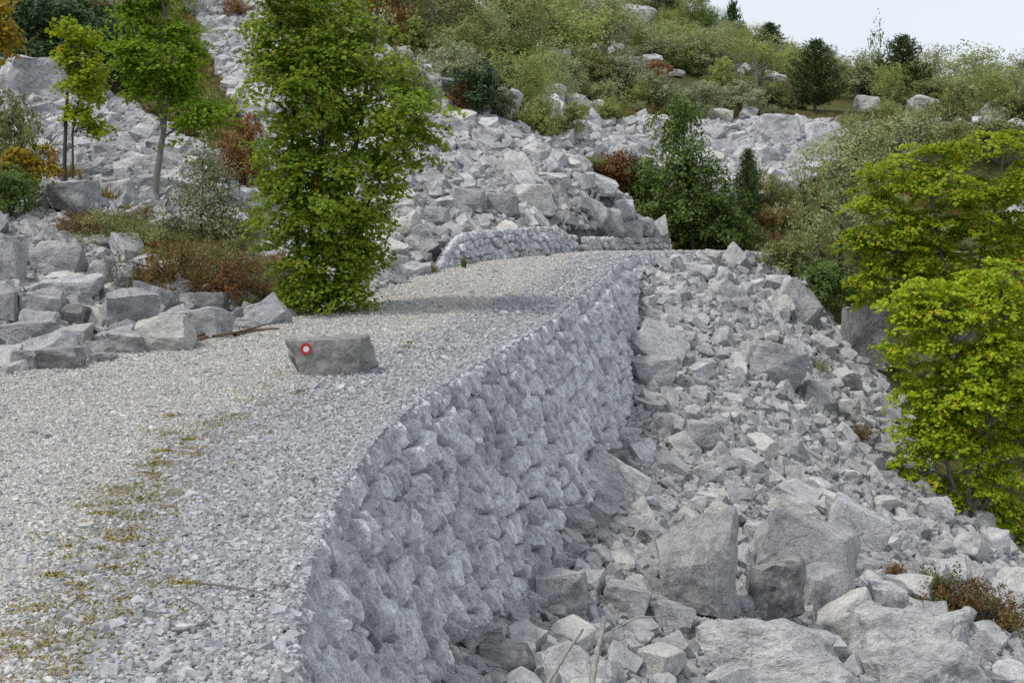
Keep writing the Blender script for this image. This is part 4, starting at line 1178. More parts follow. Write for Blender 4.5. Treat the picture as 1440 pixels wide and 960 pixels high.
# 2 slender maple left
hero_tree('maple_tree', 'tall slender bright green maple with a bare pale lower trunk on the left scree', 'tree', 42, 216, None, 284,
  [(215, -30, 52, 45), (195, 30, 40, 26), (255, 45, 36, 24), (225, 80, 62, 28), (280, 75, 18, 18), (175, 70, 18, 16), (215, 130, 30, 20), (250, 135, 26, 16), (190, 100, 28, 26), (268, 95, 28, 26), (235, 120, 45, 20), (285, 165, 40, 18, -.2), (300, 158, 28, 16), (222, 165, 16, 14), (250, 200, 18, 12)],
  [([(216, 284), (226, 220), (234, 160), (238, 80), (226, -60)], .085, .02), ([(232, 190), (224, 140), (222, 80), (210, 10)], .045, .015), ([(229, 195), (252, 178), (290, 165)], .035, .012)],
  190, 46, .085, .42, 'maple_bright', 'bark', mark='the slender maple', branch_r=.012, up=1.0, flat=.2)
# 3 thin yellowing maple
hero_tree('maple_tree', 'thin young maple with yellowing top on the left edge of the scree', 'tree', 43, 92, 29, None,
  [(100, 35, 22, 18), (118, 55, 30, 20), (100, 75, 25, 20), (135, 95, 22, 18), (110, 110, 30, 18), (125, 130, 25, 14), (115, 165, 28, 14), (135, 178, 18, 10), (90, 45, 14, 14)],
  [([(92, 225), (97, 150), (104, 90), (102, 25)], .05, .012), ([(104, 225), (106, 180), (120, 120), (130, 90)], .03, .01)],
  80, 34, .085, .28, 'maple_yellow', 'bark_dark', mark='the thin yellowing maple', up=.75)
# 4 golden low maple
hero_tree('maple_tree', 'low gnarled maple with golden leaves leaning over the left bank', 'tree', 44, 60, 26, None,
  [(30, 220, 22, 14), (55, 235, 24, 12), (70, 215, 14, 12), (20, 235, 14, 14), (45, 250, 18, 8), (75, 240, 10, 10)],
  [([(45, 290), (40, 250), (60, 215), (85, 190)], .035, .01), ([(45, 280), (25, 245), (15, 220)], .025, .008)],
  40, 24, .08, .22, 'maple_gold', 'bark_dark', mark='the golden maple', up=.7)
# 5 orange maple top-left corner
hero_tree('maple_tree', 'orange-leaved maple reaching in at the top left corner of the photo', 'tree', 45, -20, 30, None,
  [(5, 10, 26, 22), (10, 55, 24, 26), (-25, 40, 40, 50), (-30, 100, 30, 30), (18, 78, 12, 12)],
  [([(-30, 220), (-25, 120), (-10, 40), (0, -10)], .07, .015)],
  90, 34, .085, .28, 'maple_gold', 'bark_dark', mark='the orange maple', up=.7)
# right trees
hero_tree('maple_tree', 'wide yellow-green maple with layered branches behind the giant dark rock', 'tree', 46, 1345, 33, None,
  [(1320, 215, 55, 22), (1260, 245, 50, 24), (1400, 205, 50, 22), (1225, 280, 40, 22), (1330, 262, 75, 28), (1430, 260, 50, 34), (1215, 345, 34, 28), (1260, 320, 60, 34), (1350, 320, 80, 40), (1440, 330, 60, 46), (1230, 395, 38, 36), (1300, 385, 60, 40), (1400, 390, 70, 44), (1235, 430, 28, 18), (1480, 230, 50, 40), (1330, 420, 70, 34), (1420, 430, 60, 34), (1280, 350, 60, 40)],
  [([(1345, 520), (1335, 430), (1320, 330), (1300, 240)], .12, .02), ([(1345, 510), (1370, 400), (1395, 300), (1410, 210)], .1, .02), ([(1338, 480), (1290, 400), (1250, 330), (1230, 280)], .07, .015), ([(1345, 500), (1420, 400), (1450, 330)], .07, .015)],
  520, 50, .095, .38, 'maple_yellow', 'bark', mark='the upper yellow-green maple', up=1.2, flat=.16, shell=.7)
hero_tree('maple_tree', 'bushy yellow-green maple at the lower edge of the scree, below the giant dark rock', 'tree', 47, 1370, 27.5, None,
  [(1330, 440, 60, 26), (1400, 425, 60, 26), (1270, 440, 34, 24), (1310, 420, 50, 30), (1400, 395, 60, 34), (1255, 500, 20, 20), (1290, 480, 44, 30), (1360, 490, 75, 36), (1440, 480, 50, 40), (1290, 545, 38, 32), (1350, 560, 65, 38), (1430, 560, 60, 44), (1300, 610, 40, 30), (1370, 620, 60, 34), (1310, 660, 34, 24), (1430, 640, 46, 40), (1420, 700, 34, 32), (1345, 690, 30, 18), (1440, 730, 26, 26), (1470, 560, 50, 80), (1335, 715, 40, 24), (1400, 735, 44, 26), (1290, 655, 32, 24), (1380, 680, 50, 26), (1432, 757, 40, 24), (1340, 600, 50, 40), (1400, 520, 60, 40)],
  [([(1370, 735), (1365, 620), (1350, 520), (1335, 440)], .1, .02), ([(1372, 730), (1395, 600), (1420, 500), (1410, 430)], .09, .018), ([(1365, 700), (1320, 600), (1290, 520)], .06, .012), ([(1375, 720), (1430, 640), (1460, 560)], .06, .012)],
  640, 48, .085, .34, 'maple_yellow', 'bark', mark='the lower yellow-green maple', up=1.15, flat=.16, shell=.7)
# airy grey-green tree behind
hero_tree('ash_tree', 'airy olive green tree with thin see-through foliage between the rock ledge and the yellow maple', 'tree', 48, 1175, 39, None,
  [(1210, 190, 50, 38), (1170, 240, 60, 45), (1240, 215, 50, 40), (1130, 300, 40, 36), (1190, 310, 60, 50), (1120, 360, 34, 26), (1165, 390, 50, 40), (1150, 420, 36, 24), (1280, 190, 40, 34)],
  [([(1185, 440), (1180, 330), (1200, 230), (1215, 160)], .08, .015), ([(1178, 440), (1150, 340), (1130, 290)], .05, .012), ([(1190, 430), (1225, 310), (1255, 215)], .06, .012)],
  380, 38, .085, .4, 'pale', 'bark_dark', shape='oval', mark='the airy olive tree', up=.3, flat=.8)
# centre-right dark tree
hero_tree('broadleaf_tree', 'dense dark green tree with a narrow top standing beyond the end of the road', 'tree', 49, 975, 43, None,
  [(960, 160, 30, 28), (955, 195, 44, 30), (960, 230, 44, 30), (965, 262, 50, 30), (940, 290, 34, 28), (985, 300, 56, 34), (1015, 320, 48, 26), (965, 325, 50, 22), (930, 312, 26, 18), (950, 140, 12, 12), (918, 300, 34, 30), (1035, 330, 42, 24), (938, 245, 34, 30), (990, 240, 38, 30), (990, 270, 44, 30), (950, 180, 40, 28)],
  [([(975, 345), (968, 280), (960, 210), (958, 145)], .09, .02), ([(985, 345), (1000, 310), (1020, 300)], .05, .012)],
  440, 36, .11, .34, 'green', 'bark_dark', shape='oval', mark='the dark tree beyond the road', up=.5, flat=.6)
# willow-like shrub left of the maple
hero_tree('willow_shrub', 'grey-green willow shrub with feathery upright twigs left of the big maple', 'shrub', 50, 285, 24.5, None,
  [(290, 220, 24, 32), (305, 250, 30, 32), (270, 275, 36, 30), (320, 290, 28, 36), (285, 310, 50, 30), (235, 320, 34, 26), (330, 330, 34, 24), (255, 345, 44, 20)],
  [([(280, 365), (285, 300), (290, 200)], .03, .006), ([(270, 365), (255, 310), (232, 290)], .03, .006), ([(288, 365), (310, 310), (325, 260)], .03, .006)],
  230, 26, .062, .24, 'sage', 'bark_dark', shape='oval', mark='the willow shrub', up=.25, flat=.9)

# prototypes: real-size meshes copied with obj.copy()
def bush_blobs(r, w, h, n):
    b = []
    for k in range(n):
        a = r.uniform(0, 6.28); q = r.uniform(0, .34) * w; t = r.uniform(.25, .78)
        sz = r.uniform(.2, .34) * (1.15 - .5 * abs(t - .4))
        b.append((math.cos(a) * q, math.sin(a) * q, h * t, w * sz, w * sz, h * sz * .8))
    b.append((0, 0, h * .3, w * .42, w * .42, h * .28))
    return b
def bush_proto(seed, w, h, n_cl, per, leaf, clr, nb=8, **kw):
    r = random.Random(seed)
    bl = bush_blobs(r, w, h, nb)
    st = [([(0, 0, -.15), (r.uniform(-.1, .1) * w, r.uniform(-.1, .1) * w, h * .4), (b[0] * .9, b[1] * .9, b[2])], .03 * h / 2 + .01, .008) for b in bl[:6]]
    return make_plant(seed, bl, st, n_cl, per, leaf, clr, stem_k=5, branch_share=.5, **kw)
def conifer_proto(seed, w, h, whorls=14, per=42):
    r = np.random.default_rng(seed); st, lf = Acc(), Acc()
    st.add(*tube([(0, 0, -.2), (0.02, 0, h * .5), (0, 0.01, h)], [h * .022, h * .014, .006], 7))
    C, D = [], []
    for k in range(whorls):
        t = (k + .6) / whorls; z = h * (.08 + .9 * t); R0 = w * .62 * (1 - t) ** .62 * r.uniform(.75, 1.15) + .1
        for a in np.linspace(0, 6.28, 7)[:-1] + r.uniform(0, 6):
            R_b = R0 * r.uniform(.6, 1.15); dirv = np.array([math.cos(a), math.sin(a), 0])
            q = np.array([dirv * R_b * u + np.array([0, 0, z + R_b * (.1 * u + .22 * u * u)]) for u in (0, .5, 1)])
            st.add(*tube(q, [.02, .014, .006], 4))
            for u in np.linspace(.25, 1, max(3, int(R_b / .16))):
                c = dirv * R_b * u + np.array([0, 0, z + R_b * (.1 * u + .22 * u * u)])
                C.append(c); D.append(dirv * .5 + np.array([0, 0, .7]))
    C, D = np.array(C), np.array(D)
    k = np.repeat(np.arange(len(C)), per // 3); n = len(k)
    base = C[k] + r.normal(0, w * .032, (n, 3))
    dirn = unit(D[k] + r.normal(0, .55, (n, 3)))
    ln = r.uniform(.14, .26, n) * w / 2.6
    V0 = base; side = unit(np.cross(dirn, r.normal(size=(n, 3)))) * (ln * .16)[:, None]
    V = np.stack([V0 - side, V0 + side, V0 + dirn * ln[:, None]], 1).reshape(-1, 3)
    lf.add(V, (np.arange(n) * 3)[:, None] + np.array([[0, 1, 2]]))
    return st, lf
PROTO = {}
def proto(kind, builder, bark, mats):
    st, lf = builder
    stm = st.mesh('trunk', M[bark], True)
    for mt in mats:
        PROTO.setdefault((kind, mt), []).append((stm, lf.mesh('crown', M[mt])))
for sd in (1, 2, 3):
    proto('round', bush_proto(600 + sd, 3.0, 2.4, 210, 26, .115, .26, 9, up=.5, flat=.7), 'bark_dark', ['sage', 'olive', 'green', 'dark', 'pale', 'rust', 'lime', 'heath', 'maple_yellow'])
    proto('airy', bush_proto(620 + sd, 3.0, 4.2, 190, 22, .11, .34, 10, up=.3, flat=.9, shell=.3), 'bark', ['olive', 'pale', 'lime', 'sage', 'rust', 'green', 'dark'])
    proto('low', bush_proto(640 + sd, 2.4, .9, 150, 26, .06, .17, 8, up=.6, flat=.8), 'bark_dark', ['heath', 'rust', 'olive', 'green', 'sage'])
for sd in (1, 2):
    proto('conifer', conifer_proto(660 + sd, 3.0, 4.4), 'bark_dark', ['pine', 'dark'])
DIM = {}
for (kd, mt_), lst_ in PROTO.items():
    for pr in lst_:
        if pr[1].name in DIM: continue
        co = np.empty(len(pr[1].vertices) * 3, np.float32); pr[1].vertices.foreach_get('co', co); co = co.reshape(-1, 3)
        DIM[pr[1].name] = (2 * float(np.percentile(np.abs(co[:, :2]), 96)), float(np.percentile(co[:, 2], 98.5)))
_first = {}
PLN = {'round': ('shrub', 'shrub'), 'airy': ('young_tree', 'tree'), 'low': ('heath_bush', 'shrub'), 'conifer': ('pine_tree', 'tree')}
def put(kind, mt, px, top, wpx, base, label, group, mark=None, d=None, nameset=None):
    """px centre, top and base rows, width in px of the photograph; base row is where it meets the ground"""
    P = np.array(hit(px, base)) if d is None else ground(px, d)
    d = P[1]; h = max(.3, ztop(top, d) - P[2]); w = wpx * d / F
    lst = PROTO[(kind, mt)]; stm, lfm = lst[int(rng.integers(len(lst)))]
    pw, ph = DIM[lfm.name]
    nm, cat = nameset or PLN[kind]
    root = empty(nm, P, rng.uniform(0, 6.28), (w / pw, w / pw, h / ph))
    tag(root, label, cat, group)
    link('trunk' if cat == 'tree' else 'stems', stm, root); link('crown' if cat == 'tree' else 'foliage', lfm, root)
    if mark: MARKS.append((px, (top + base) / 2, mark))
    return root
GS, GT = 'shrubs on the rocky hillside', 'trees on the rocky hillside'
PLANTS = [
 # near left
 ('round', 'olive', 25, 135, 90, 285, 'olive shrub at the left photo edge below the huge boulder', 'the olive edge shrub'),
 ('round', 'green', 15, 235, 80, 310, 'low dark green shrub at the left photo edge under the golden maple', None),
 ('low', 'heath', 235, 345, 110, 420, 'brownish green heath clump spilling over the roadside boulders', 'the brown heath clump'),
 ('low', 'rust', 320, 362, 100, 428, 'rust-red heath clump left of the big maple trunk', 'the rust-red heath clump'),
 ('low', 'olive', 290, 340, 110, 400, 'dull green heath clump behind the rust-red heath', None),
 ('low', 'olive', 175, 300, 110, 352, 'dry olive heath clump on the bank above the lone dark boulder', None),
 ('low', 'heath', 120, 295, 90, 335, 'low brown heath on the bank by the ledge boulder', None),
 ('round', 'rust', 345, 165, 62, 265, 'rust-brown shrub in the gap between slender maple and big maple', 'the rust-brown shrub'),
 ('round', 'dark', 90, -10, 150, 112, 'dark evergreen shrub above the huge high boulder', 'the dark evergreen shrub'),
 ('round', 'dark', 160, 20, 100, 140, 'dark evergreen shrub behind the slender maple crown', None),
 ('round', 'dark', 45, -20, 90, 95, 'dark evergreen shrub in the top left corner behind the orange maple', None),
 ('low', 'olive', 280, 130, 60, 180, 'dry brush on the strip between the two left screes', None),
 ('low', 'rust', 330, -5, 50, 25, 'reddish bush at the top of the left scree chute', None),
 # upper band right of the big maple
 ('round', 'sage', 560, 70, 90, 135, 'sage green shrub half behind the big maple top', None),
 ('round', 'sage', 640, 60, 90, 130, 'rounded sage shrub above the topmost mound boulder', 'the rounded sage shrub'),
 ('round', 'dark', 672, 88, 86, 165, 'dark green shrub just uphill of the rocky mound', 'the dark green shrub above the mound'),
 ('round', 'rust', 645, 118, 40, 160, 'small orange-brown bush at the upper edge of the mound', None),
 ('round', 'sage', 705, 125, 50, 170, 'pale sage shrub right of the dark green mound shrub', None),
 ('round', 'dark', 715, -30, 56, 60, 'nearly black evergreen at the top of the photo', 'the nearly black evergreen'),
 ('round', 'green', 730, 60, 80, 120, 'dull green shrub below the nearly black evergreen', None),
 ('airy', 'olive', 600, -40, 110, 75, 'brownish airy tree above the rounded sage shrub', None),
 ('airy', 'olive', 660, -20, 100, 85, 'olive airy tree left of the nearly black evergreen', None),
 ('airy', 'rust', 545, -30, 70, 60, 'rust-tinted airy tree behind the big maple top', None),
 ('airy', 'lime', 790, -25, 120, 95, 'yellowish green airy tree in the upper middle of the slope', 'the yellowish airy tree'),
 ('airy', 'pale', 850, -10, 100, 85, 'pale airy tree right of the yellowish airy tree', None),
 ('airy', 'olive', 755, -10, 70, 110, 'olive airy tree right beside the nearly black evergreen', None),
 ('round', 'olive', 700, 50, 70, 115, 'olive shrub between rounded sage shrub and dull green shrub', None),
 ('round', 'pale', 790, 78, 66, 130, 'pale green dome shrub above the small crag', 'the pale dome shrub'),
 ('round', 'olive', 840, 70, 60, 125, 'olive shrub right of the pale dome shrub', None),
 ('round', 'lime', 762, 140, 46, 195, 'yellow-green shrub right of the mound crest', 'the yellow-green shrub by the crest'),
 ('round', 'olive', 800, 145, 60, 200, 'olive shrub right beside the yellow-green shrub at the mound crest', None),
 ('round', 'lime', 857, 140, 44, 178, 'small yellowish shrub at the left edge of the far rock field', None),
 ('round', 'sage', 880, 75, 60, 135, 'sage shrub near the bare pale tree', None),
 ('round', 'sage', 915, 100, 70, 150, 'wide sage shrub below the rusty bush', 'the wide sage shrub'),
 ('round', 'rust', 925, 85, 50, 118, 'rusty bush above the wide sage shrub', 'the rusty bush'),
 ('airy', 'pale', 920, 25, 90, 90, 'pale green tree on the open slope below the skyline crag', None),
 ('airy', 'lime', 965, 30, 80, 95, 'fresh green tree on the upper slope', None),
 ('round', 'lime', 1015, 82, 34, 125, 'bright yellow-green small tree above the far rock field', 'the bright small tree'),
 ('airy', 'pale', 1000, 40, 90, 110, 'pale airy tree left of the bare white branches', None),
 ('airy', 'lime', 1070, 55, 80, 125, 'light green tree left of the large far pine', None),
 ('round', 'sage', 985, 118, 70, 160, 'grey-green shrub at the back of the far rock field', None),
 ('round', 'sage', 1045, 115, 76, 165, 'broad grey-green shrub left of the large far pine', 'the broad grey-green shrub'),
 ('round', 'olive', 1085, 120, 56, 160, 'olive shrub touching the large far pine', None),
 ('conifer', 'pine', 1146, 60, 66, 158, 'large dense pine standing behind the far rock field', 'the large far pine'),
 ('conifer', 'pine', 1216, 96, 32, 140, 'small pointed pine between the two bigger far pines', 'the small pointed pine'),
 ('conifer', 'pine', 1268, 54, 66, 148, 'tall pine against the sky above the pale crags', 'the tall skyline pine'),
 ('airy', 'pale', 1205, 75, 90, 140, 'broad pale green tree behind the small pointed pine', None),
 ('airy', 'pale', 1312, 66, 52, 140, 'thin grey-green tree right of the tall skyline pine', None),
 ('airy', 'green', 1228, 52, 44, 110, 'small dark tree on the skyline with a flat crown', None),
 ('airy', 'pale', 1375, 68, 100, 155, 'big round green tree on the right skyline', 'the round skyline tree'),
 ('airy', 'pale', 1345, 80, 60, 150, 'smaller pale tree touching the big round skyline tree', None),
 ('airy', 'sage', 1425, 75, 56, 150, 'thin bluish tree at the right end of the skyline', None),
 ('round', 'olive', 1310, 115, 70, 155, 'yellowish olive shrub below the thin grey-green tree', None),
 ('round', 'olive', 1430, 130, 60, 180, 'olive shrub at the right photo edge under the skyline', None),
 ('round', 'olive', 1265, 118, 60, 160, 'olive shrub at the foot of the tall skyline pine', None),
 ('conifer', 'dark', 1030, 12, 44, 52, 'dark pine on the skyline ridge, left of the thin leaning one', 'the dark ridge pine'),
 ('conifer', 'dark', 1082, 34, 44, 80, 'dark leaning pine where the ridge drops to the sky', None),
 ('airy', 'green', 995, 8, 46, 52, 'dull green tree on the ridge left of the dark ridge pine', None),
 ('airy', 'dark', 940, -20, 60, 30, 'dark tree on the ridge at the top of the photo', None),
 ('airy', 'olive', 975, -5, 40, 38, 'olive tree between the dark ridge trees', None),
 ('airy', 'pale', 1120, 60, 44, 115, 'pale tree behind the left side of the large far pine', None),
 # around the centre-right dark tree
 ('conifer', 'pine', 1051, 214, 38, 318, 'slim dark pine right beside the dark tree beyond the road', 'the slim dark pine'),
 ('round', 'rust', 872, 215, 60, 275, 'brown and green shrub at the right shoulder of the rocky mound', 'the brown shoulder shrub'),
 ('round', 'green', 905, 225, 60, 295, 'mid green shrub between shoulder shrub and dark tree', None),
 ('low', 'olive', 828, 218, 60, 240, 'low grey-green brush along the mound shoulder', None),
 ('round', 'green', 1010, 270, 80, 350, 'dark green bush at the foot of the dark tree', None),
 ('low', 'olive', 1085, 240, 60, 280, 'dry brush under the slim dark pine', None),
 ('round', 'olive', 1110, 335, 80, 395, 'olive shrub at the top edge of the right scree', 'the olive shrub at the scree top'),
 ('round', 'green', 1160, 370, 80, 440, 'dark green shrub below the airy olive tree', None),
 ('airy', 'olive', 1290, 150, 100, 235, 'greyish tree behind the top of the yellow-green maple', None),
 ('round', 'olive', 1395, 165, 90, 225, 'olive thicket shrub above the yellow-green maple', None),
 ('round', 'rust', 1255, 175, 50, 215, 'brownish shrub among pale rocks above the yellow-green maple', None),
 ('low', 'heath', 1205, 595, 46, 622, 'small grey-brown bush among the rocks near the tree edge', None),
 ('low', 'sage', 1150, 505, 36, 524, 'small dry bush under the long slanting slab', None),
 ('low', 'heath', 1335, 805, 120, 868, 'brown and green bush on the scree beneath the lower maple', 'the brown scree bush'),
 ('low', 'heath', 1410, 830, 110, 895, 'red-brown bush at the right photo edge above the corner outcrop', None),
 ('low', 'rust', 1262, 795, 40, 820, 'small red-tinged bush at the left end of the brown scree bush', None),
 ('low', 'green', 1300, 800, 60, 838, 'green sprig at the upper end of the brown scree bush', None),
]
for k, mt, px, top, w, base, lab, mark in PLANTS:
    put(k, mt, px, top, w, base, lab, GT if PLN[k][1] == 'tree' else GS, mark)
# further growth that reads as one thicket
def thicket():
    st_i = 0
    P, Rr, Sc = [], [], []
    x = rng.uniform(-45, 60, 60000); y = rng.uniform(24, 120, 60000)
    z = height(x, y); px, py = proj(x, y, z)
    k = (px > -80) & (px < 1520) & (py < 700) & (py > -60) & ((y > 46) | (x < left_x(np.minimum(y, 46)) - 1.0) | (x > 8.5))
    x, y, z, px, py = x[k], y[k], z[k], px[k], py[k]
    rk = np.any([inpoly(px, py, q) for q in ROCK_ZONES.values()], axis=0) | inpoly(px, py, SCREE_POLY)
    k = ~rk & (noise2(x, y, .1, 77, 3) > -.12)
    return x[k], y[k], z[k], px[k], py[k]
tx, ty, tz, tpx, tpy = thicket()
def bank_heath():
    x = rng.uniform(-11, -2.5, 9000); y = rng.uniform(19, 34, 9000); z = height(x, y); px, py = proj(x, y, z)
    k = inpoly(px, py, [(150, 312), (230, 318), (300, 325), (380, 300), (395, 432), (330, 415), (265, 405), (205, 366)]) & (x < left_x(y) - .25)
    i = np.where(k)[0][:230]
    s = rng.uniform(.16, .38, len(i))
    instance_cloud('bank_heath', np.c_[x[i], y[i], z[i] - .03], np.c_[np.zeros(len(i)), np.zeros(len(i)), rng.uniform(0, 6.28, len(i))], np.c_[s, s, s * rng.uniform(.8, 1.3, len(i))],
                   [m for k_ in (('low', 'olive'), ('low', 'heath'), ('low', 'sage'), ('low', 'olive'), ('low', 'rust')) for _, m in PROTO[k_]])
bank_heath()
def stuff_bushes(name, key, n, s0, s1, sel):
    i = np.where(sel)[0]; i = i[rng.permutation(len(i))[:n]]
    s = rng.uniform(s0, s1, len(i))
    instance_cloud(name, np.c_[tx[i], ty[i], tz[i] - .05], np.c_[np.zeros(len(i)), np.zeros(len(i)), rng.uniform(0, 6.28, len(i))],
                   np.c_[s * rng.uniform(.8, 1.3, len(i)), s, s * rng.uniform(.7, 1.2, len(i))], [m for k_ in key for _, m in PROTO[k_]])
far = ty > 46
stuff_bushes('hillside_brush', [('low', 'olive'), ('low', 'sage'), ('low', 'heath')], 900, .4, .9, (tx > 5) & (~far | (ty < 75)) | (tpy < 100))
stuff_bushes('far_thicket', [('round', 'olive'), ('round', 'sage'), ('airy', 'pale'), ('airy', 'lime'), ('round', 'pale'), ('round', 'lime')], 430, .35, .8, far & ((tpy < 175) & (tpx > 480) | (tpx < 480)) & (ty < 118))

# grass
def tuft_proto(seed, n, h, lean=.5, w=.012):
    r = np.random.default_rng(seed); ac = Acc()
    a = r.uniform(0, 6.28, n); l = h * r.uniform(.5, 1.1, n); b = r.uniform(0, 1, n) ** .7 * h * .22
    d = np.c_[np.cos(a), np.sin(a)]
    p0 = np.c_[d * b[:, None], np.zeros(n) - .03]
    ln = lean * r.uniform(.2, 1.1, n)
    p1 = p0 + np.c_[d * (l * ln * .35)[:, None], l * .6]
    p2 = p0 + np.c_[d * (l * ln)[:, None], l * (1 - .3 * ln)]
    s = np.c_[-d[:, 1], d[:, 0], np.zeros(n)] * w
    V = np.stack([p0 - s, p0 + s, p1 + s * .7, p1 - s * .7, p2], 1).reshape(-1, 3)
    i = (np.arange(n) * 5)[:, None]
    ac.V.append(V); ac.F.append(np.concatenate([i + np.array([[0, 1, 2]]), i + np.array([[0, 2, 3]]), i + np.array([[3, 2, 4]])])); ac.n = len(V)
    return ac
TUFT = {m: [tuft_proto(50 + k, 110, .5).mesh('grass_blades', M[m]) for k in range(3)] for m in ('grass', 'green_grass')}
def put_tuft(px, base, wpx, hpx, m, label, surf=None):
    P = np.array(hit(px, base))
    if surf: P[2] = float(road_surface(P[0], P[1]))
    s = P[1] / F
    o = link('grass_tuft', TUFT[m][int(rng.integers(3))], None, P, (0, 0, rng.uniform(0, 6)), (wpx * s / .55, wpx * s / .55, hpx * s / .5))
    tag(o, label, 'grass tuft', 'grass tufts'); MARKS.append((px, base, 'the ' + ' '.join(label.split()[:6])) if False else (px, -999, ''))
for a in [(345, 442, 50, 34, 'green_grass', 'lush green grass tuft between the rust-red heath and the maple foot'),
          (150, 422, 16, 14, 'grass', 'tiny dry tuft growing on the big pale-topped block'),
          (607, 385, 26, 20, 'grass', 'dry grass tuft below the start of the short upper wall'),
          (592, 360, 30, 14, 'green_grass', 'dark grass tuft among pale rocks uphill of the short upper wall'),
          (652, 378, 18, 20, 'green_grass', 'yellowish tuft at the foot of the short upper wall'),
          (740, 356, 18, 10, 'grass', 'small dry tuft at the road bend by the wall corner'),
          (770, 362, 14, 8, 'green_grass', 'small lone tuft standing on the gravel near the road end'),
          (780, 354, 24, 10, 'grass', 'row-end dry tuft at the foot of the far wall'),
          (810, 353, 24, 9, 'grass', 'reddish dry tuft at the far road edge'),
          (846, 350, 22, 9, 'grass', 'last dry tuft where the road leaves view'),
          (100, 258, 60, 36, 'grass', 'golden grass clump below the thin yellowing maple'),
          (150, 285, 60, 26, 'grass', 'straw-coloured grass clump on the bank above the heath'),
          (190, 306, 60, 24, 'grass', 'bleached grass clump at the base of the slender maple'),
          (935, 474, 26, 10, 'green_grass', 'green tuft in the hollow behind the thin tipped slab'),
          (1240, 775, 30, 40, 'green_grass', 'small leafy sprout growing from the crack of the split slab'),
          (868, 680, 14, 12, 'green_grass', 'tiny green sprout on the long inclined slab'),
          (1250, 862, 16, 20, 'green_grass', 'small green sprout above the clean cream slab')]:
    put_tuft(*a)
# meadow grass over the shrubby slopes
i = np.where((ty < 75))[0]; i = i[rng.permutation(len(i))[:4200]]
s = rng.uniform(.4, 1.0, len(i))
instance_cloud('hillside_grass', np.c_[tx[i], ty[i], tz[i] - .02], np.c_[np.zeros(len(i)), np.zeros(len(i)), rng.uniform(0, 6.28, len(i))], np.c_[s * 1.5, s * 1.5, s * .8], TUFT['grass'] + TUFT['green_grass'][:1])
# moss and withered growth between the wheel tracks
def moss():
    r = np.random.default_rng(99)
    Pm, Pg = [], []
    for px, py, n, rr in [(230, 660, 5, 26), (190, 690, 9, 40), (165, 715, 10, 44), (170, 755, 7, 34), (245, 625, 5, 34), (300, 605, 4, 26), (225, 832, 3, 20), (260, 832, 2, 8), (50, 870, 2, 26), (15, 900, 2, 20), (120, 885, 2, 30), (270, 648, 3, 10),
                          (440, 525, 5, 30), (560, 500, 3, 40), (520, 620, 0, 20), (220, 600, 3, 60), (330, 590, 3, 40), (160, 800, 4, 60)]:
        for k in range(int(n * .6 + r.random())):
            P = hit(px + r.normal(0, rr * .6), py + r.normal(0, rr * .22))
            m = r.integers(40, 170); sz = r.uniform(.03, .1)
            q = r.normal(0, 1, (m, 2)) * sz * np.array([1, .8])
            x, y = P.x + q[:, 0], P.y + q[:, 1]
            (Pm if r.random() < .62 else Pg).append(np.c_[x, y, road_surface(x, y) + .008 + r.random(m) * .016])
    sx = np.array([(450, 530), (360, 580), (280, 630), (215, 690), (170, 750), (150, 820), (110, 900), (60, 960)], float)
    for k in range(560):
        t = r.random() * (len(sx) - 1); i = int(t); c = sx[i] * (1 - t + i) + sx[i + 1] * (t - i)
        P = hit(c[0] + r.normal(0, 44), c[1] + r.normal(0, 12))
        m = r.integers(8, 46); q = r.normal(0, 1, (m, 2)) * r.uniform(.015, .07)
        x, y = P.x + q[:, 0], P.y + q[:, 1]
        (Pm if r.random() < .33 else Pg).append(np.c_[x, y, road_surface(x, y) + .006 + r.random(m) * .012])
    Pm, Pg = np.concatenate(Pm), np.concatenate(Pg)
    ac = Acc(); ac.add(*leaf_geom(Pm, unit(r.normal(0, .5, (len(Pm), 3)) + np.array([0, 0, 1])), .02 * r.uniform(.5, 1.5, len(Pm)), 'oval', r))
    tag(link('moss', ac.mesh('moss', M['moss'])), kind='stuff')
    ac = Acc(); ac.add(*leaf_geom(Pg, unit(r.normal(0, .9, (len(Pg), 3)) + np.array([0, 0, .4])), .032 * r.uniform(.4, 1.3, len(Pg)), 'needle', r))
    tag(link('withered_grass', ac.mesh('withered_grass', M['withered'])), kind='stuff')
moss()

# ------------------------------------------------------------------ dead wood
def stick(name, label, cat, pts, radii, bark, group=None, twigs=()):
    """pts: (px, py, d) ; built as a bent tapering pole with side twigs"""
    W_ = [np.array(at(*p)) for p in pts]; org = W_[0]
    t = np.linspace(0, 1, 16); s_ = np.linspace(0, 1, len(W_))
    q = np.stack([np.interp(t, s_, np.array(W_)[:, k]) for k in range(3)], 1) - org
    r = np.random.default_rng(int(abs(org[0]) * 1000)); q[1:-1] += r.normal(0, radii[0] * .1, (14, 3))
    root = empty(name, org); tag(root, label, cat, group)
    ac = Acc(); ac.add(*tube(q, np.interp(t, [0, 1], radii) * r.uniform(.85, 1.15, 16), 8)); link('pole', ac.mesh('pole', M[bark], True), root)
    for tw in twigs:
        Q = np.array([np.array(at(*p)) for p in tw]) - org
        ac = Acc(); ac.add(*tube(Q, np.linspace(radii[0] * .35, radii[0] * .15, len(Q)), 5)); link('twig', ac.mesh('twig', M[bark], True), root)
    return root
stick('dead_stick', 'bare bleached upright stick poking up from the rocks, the thicker of two', 'stick', [(828, 985, 10.6), (838, 925, 11.0), (850, 868, 11.3)], (.03, .022), 'bark_pale', None, [[(838, 925, 11.0), (862, 885, 11.3), (895, 868, 11.6), (930, 866, 11.8)]])
stick('dead_stick', 'thin bare stick leaning right beside the thicker bleached stick', 'stick', [(768, 965, 11.0), (795, 920, 11.3), (820, 884, 11.6)], (.018, .012), 'bark_pale')
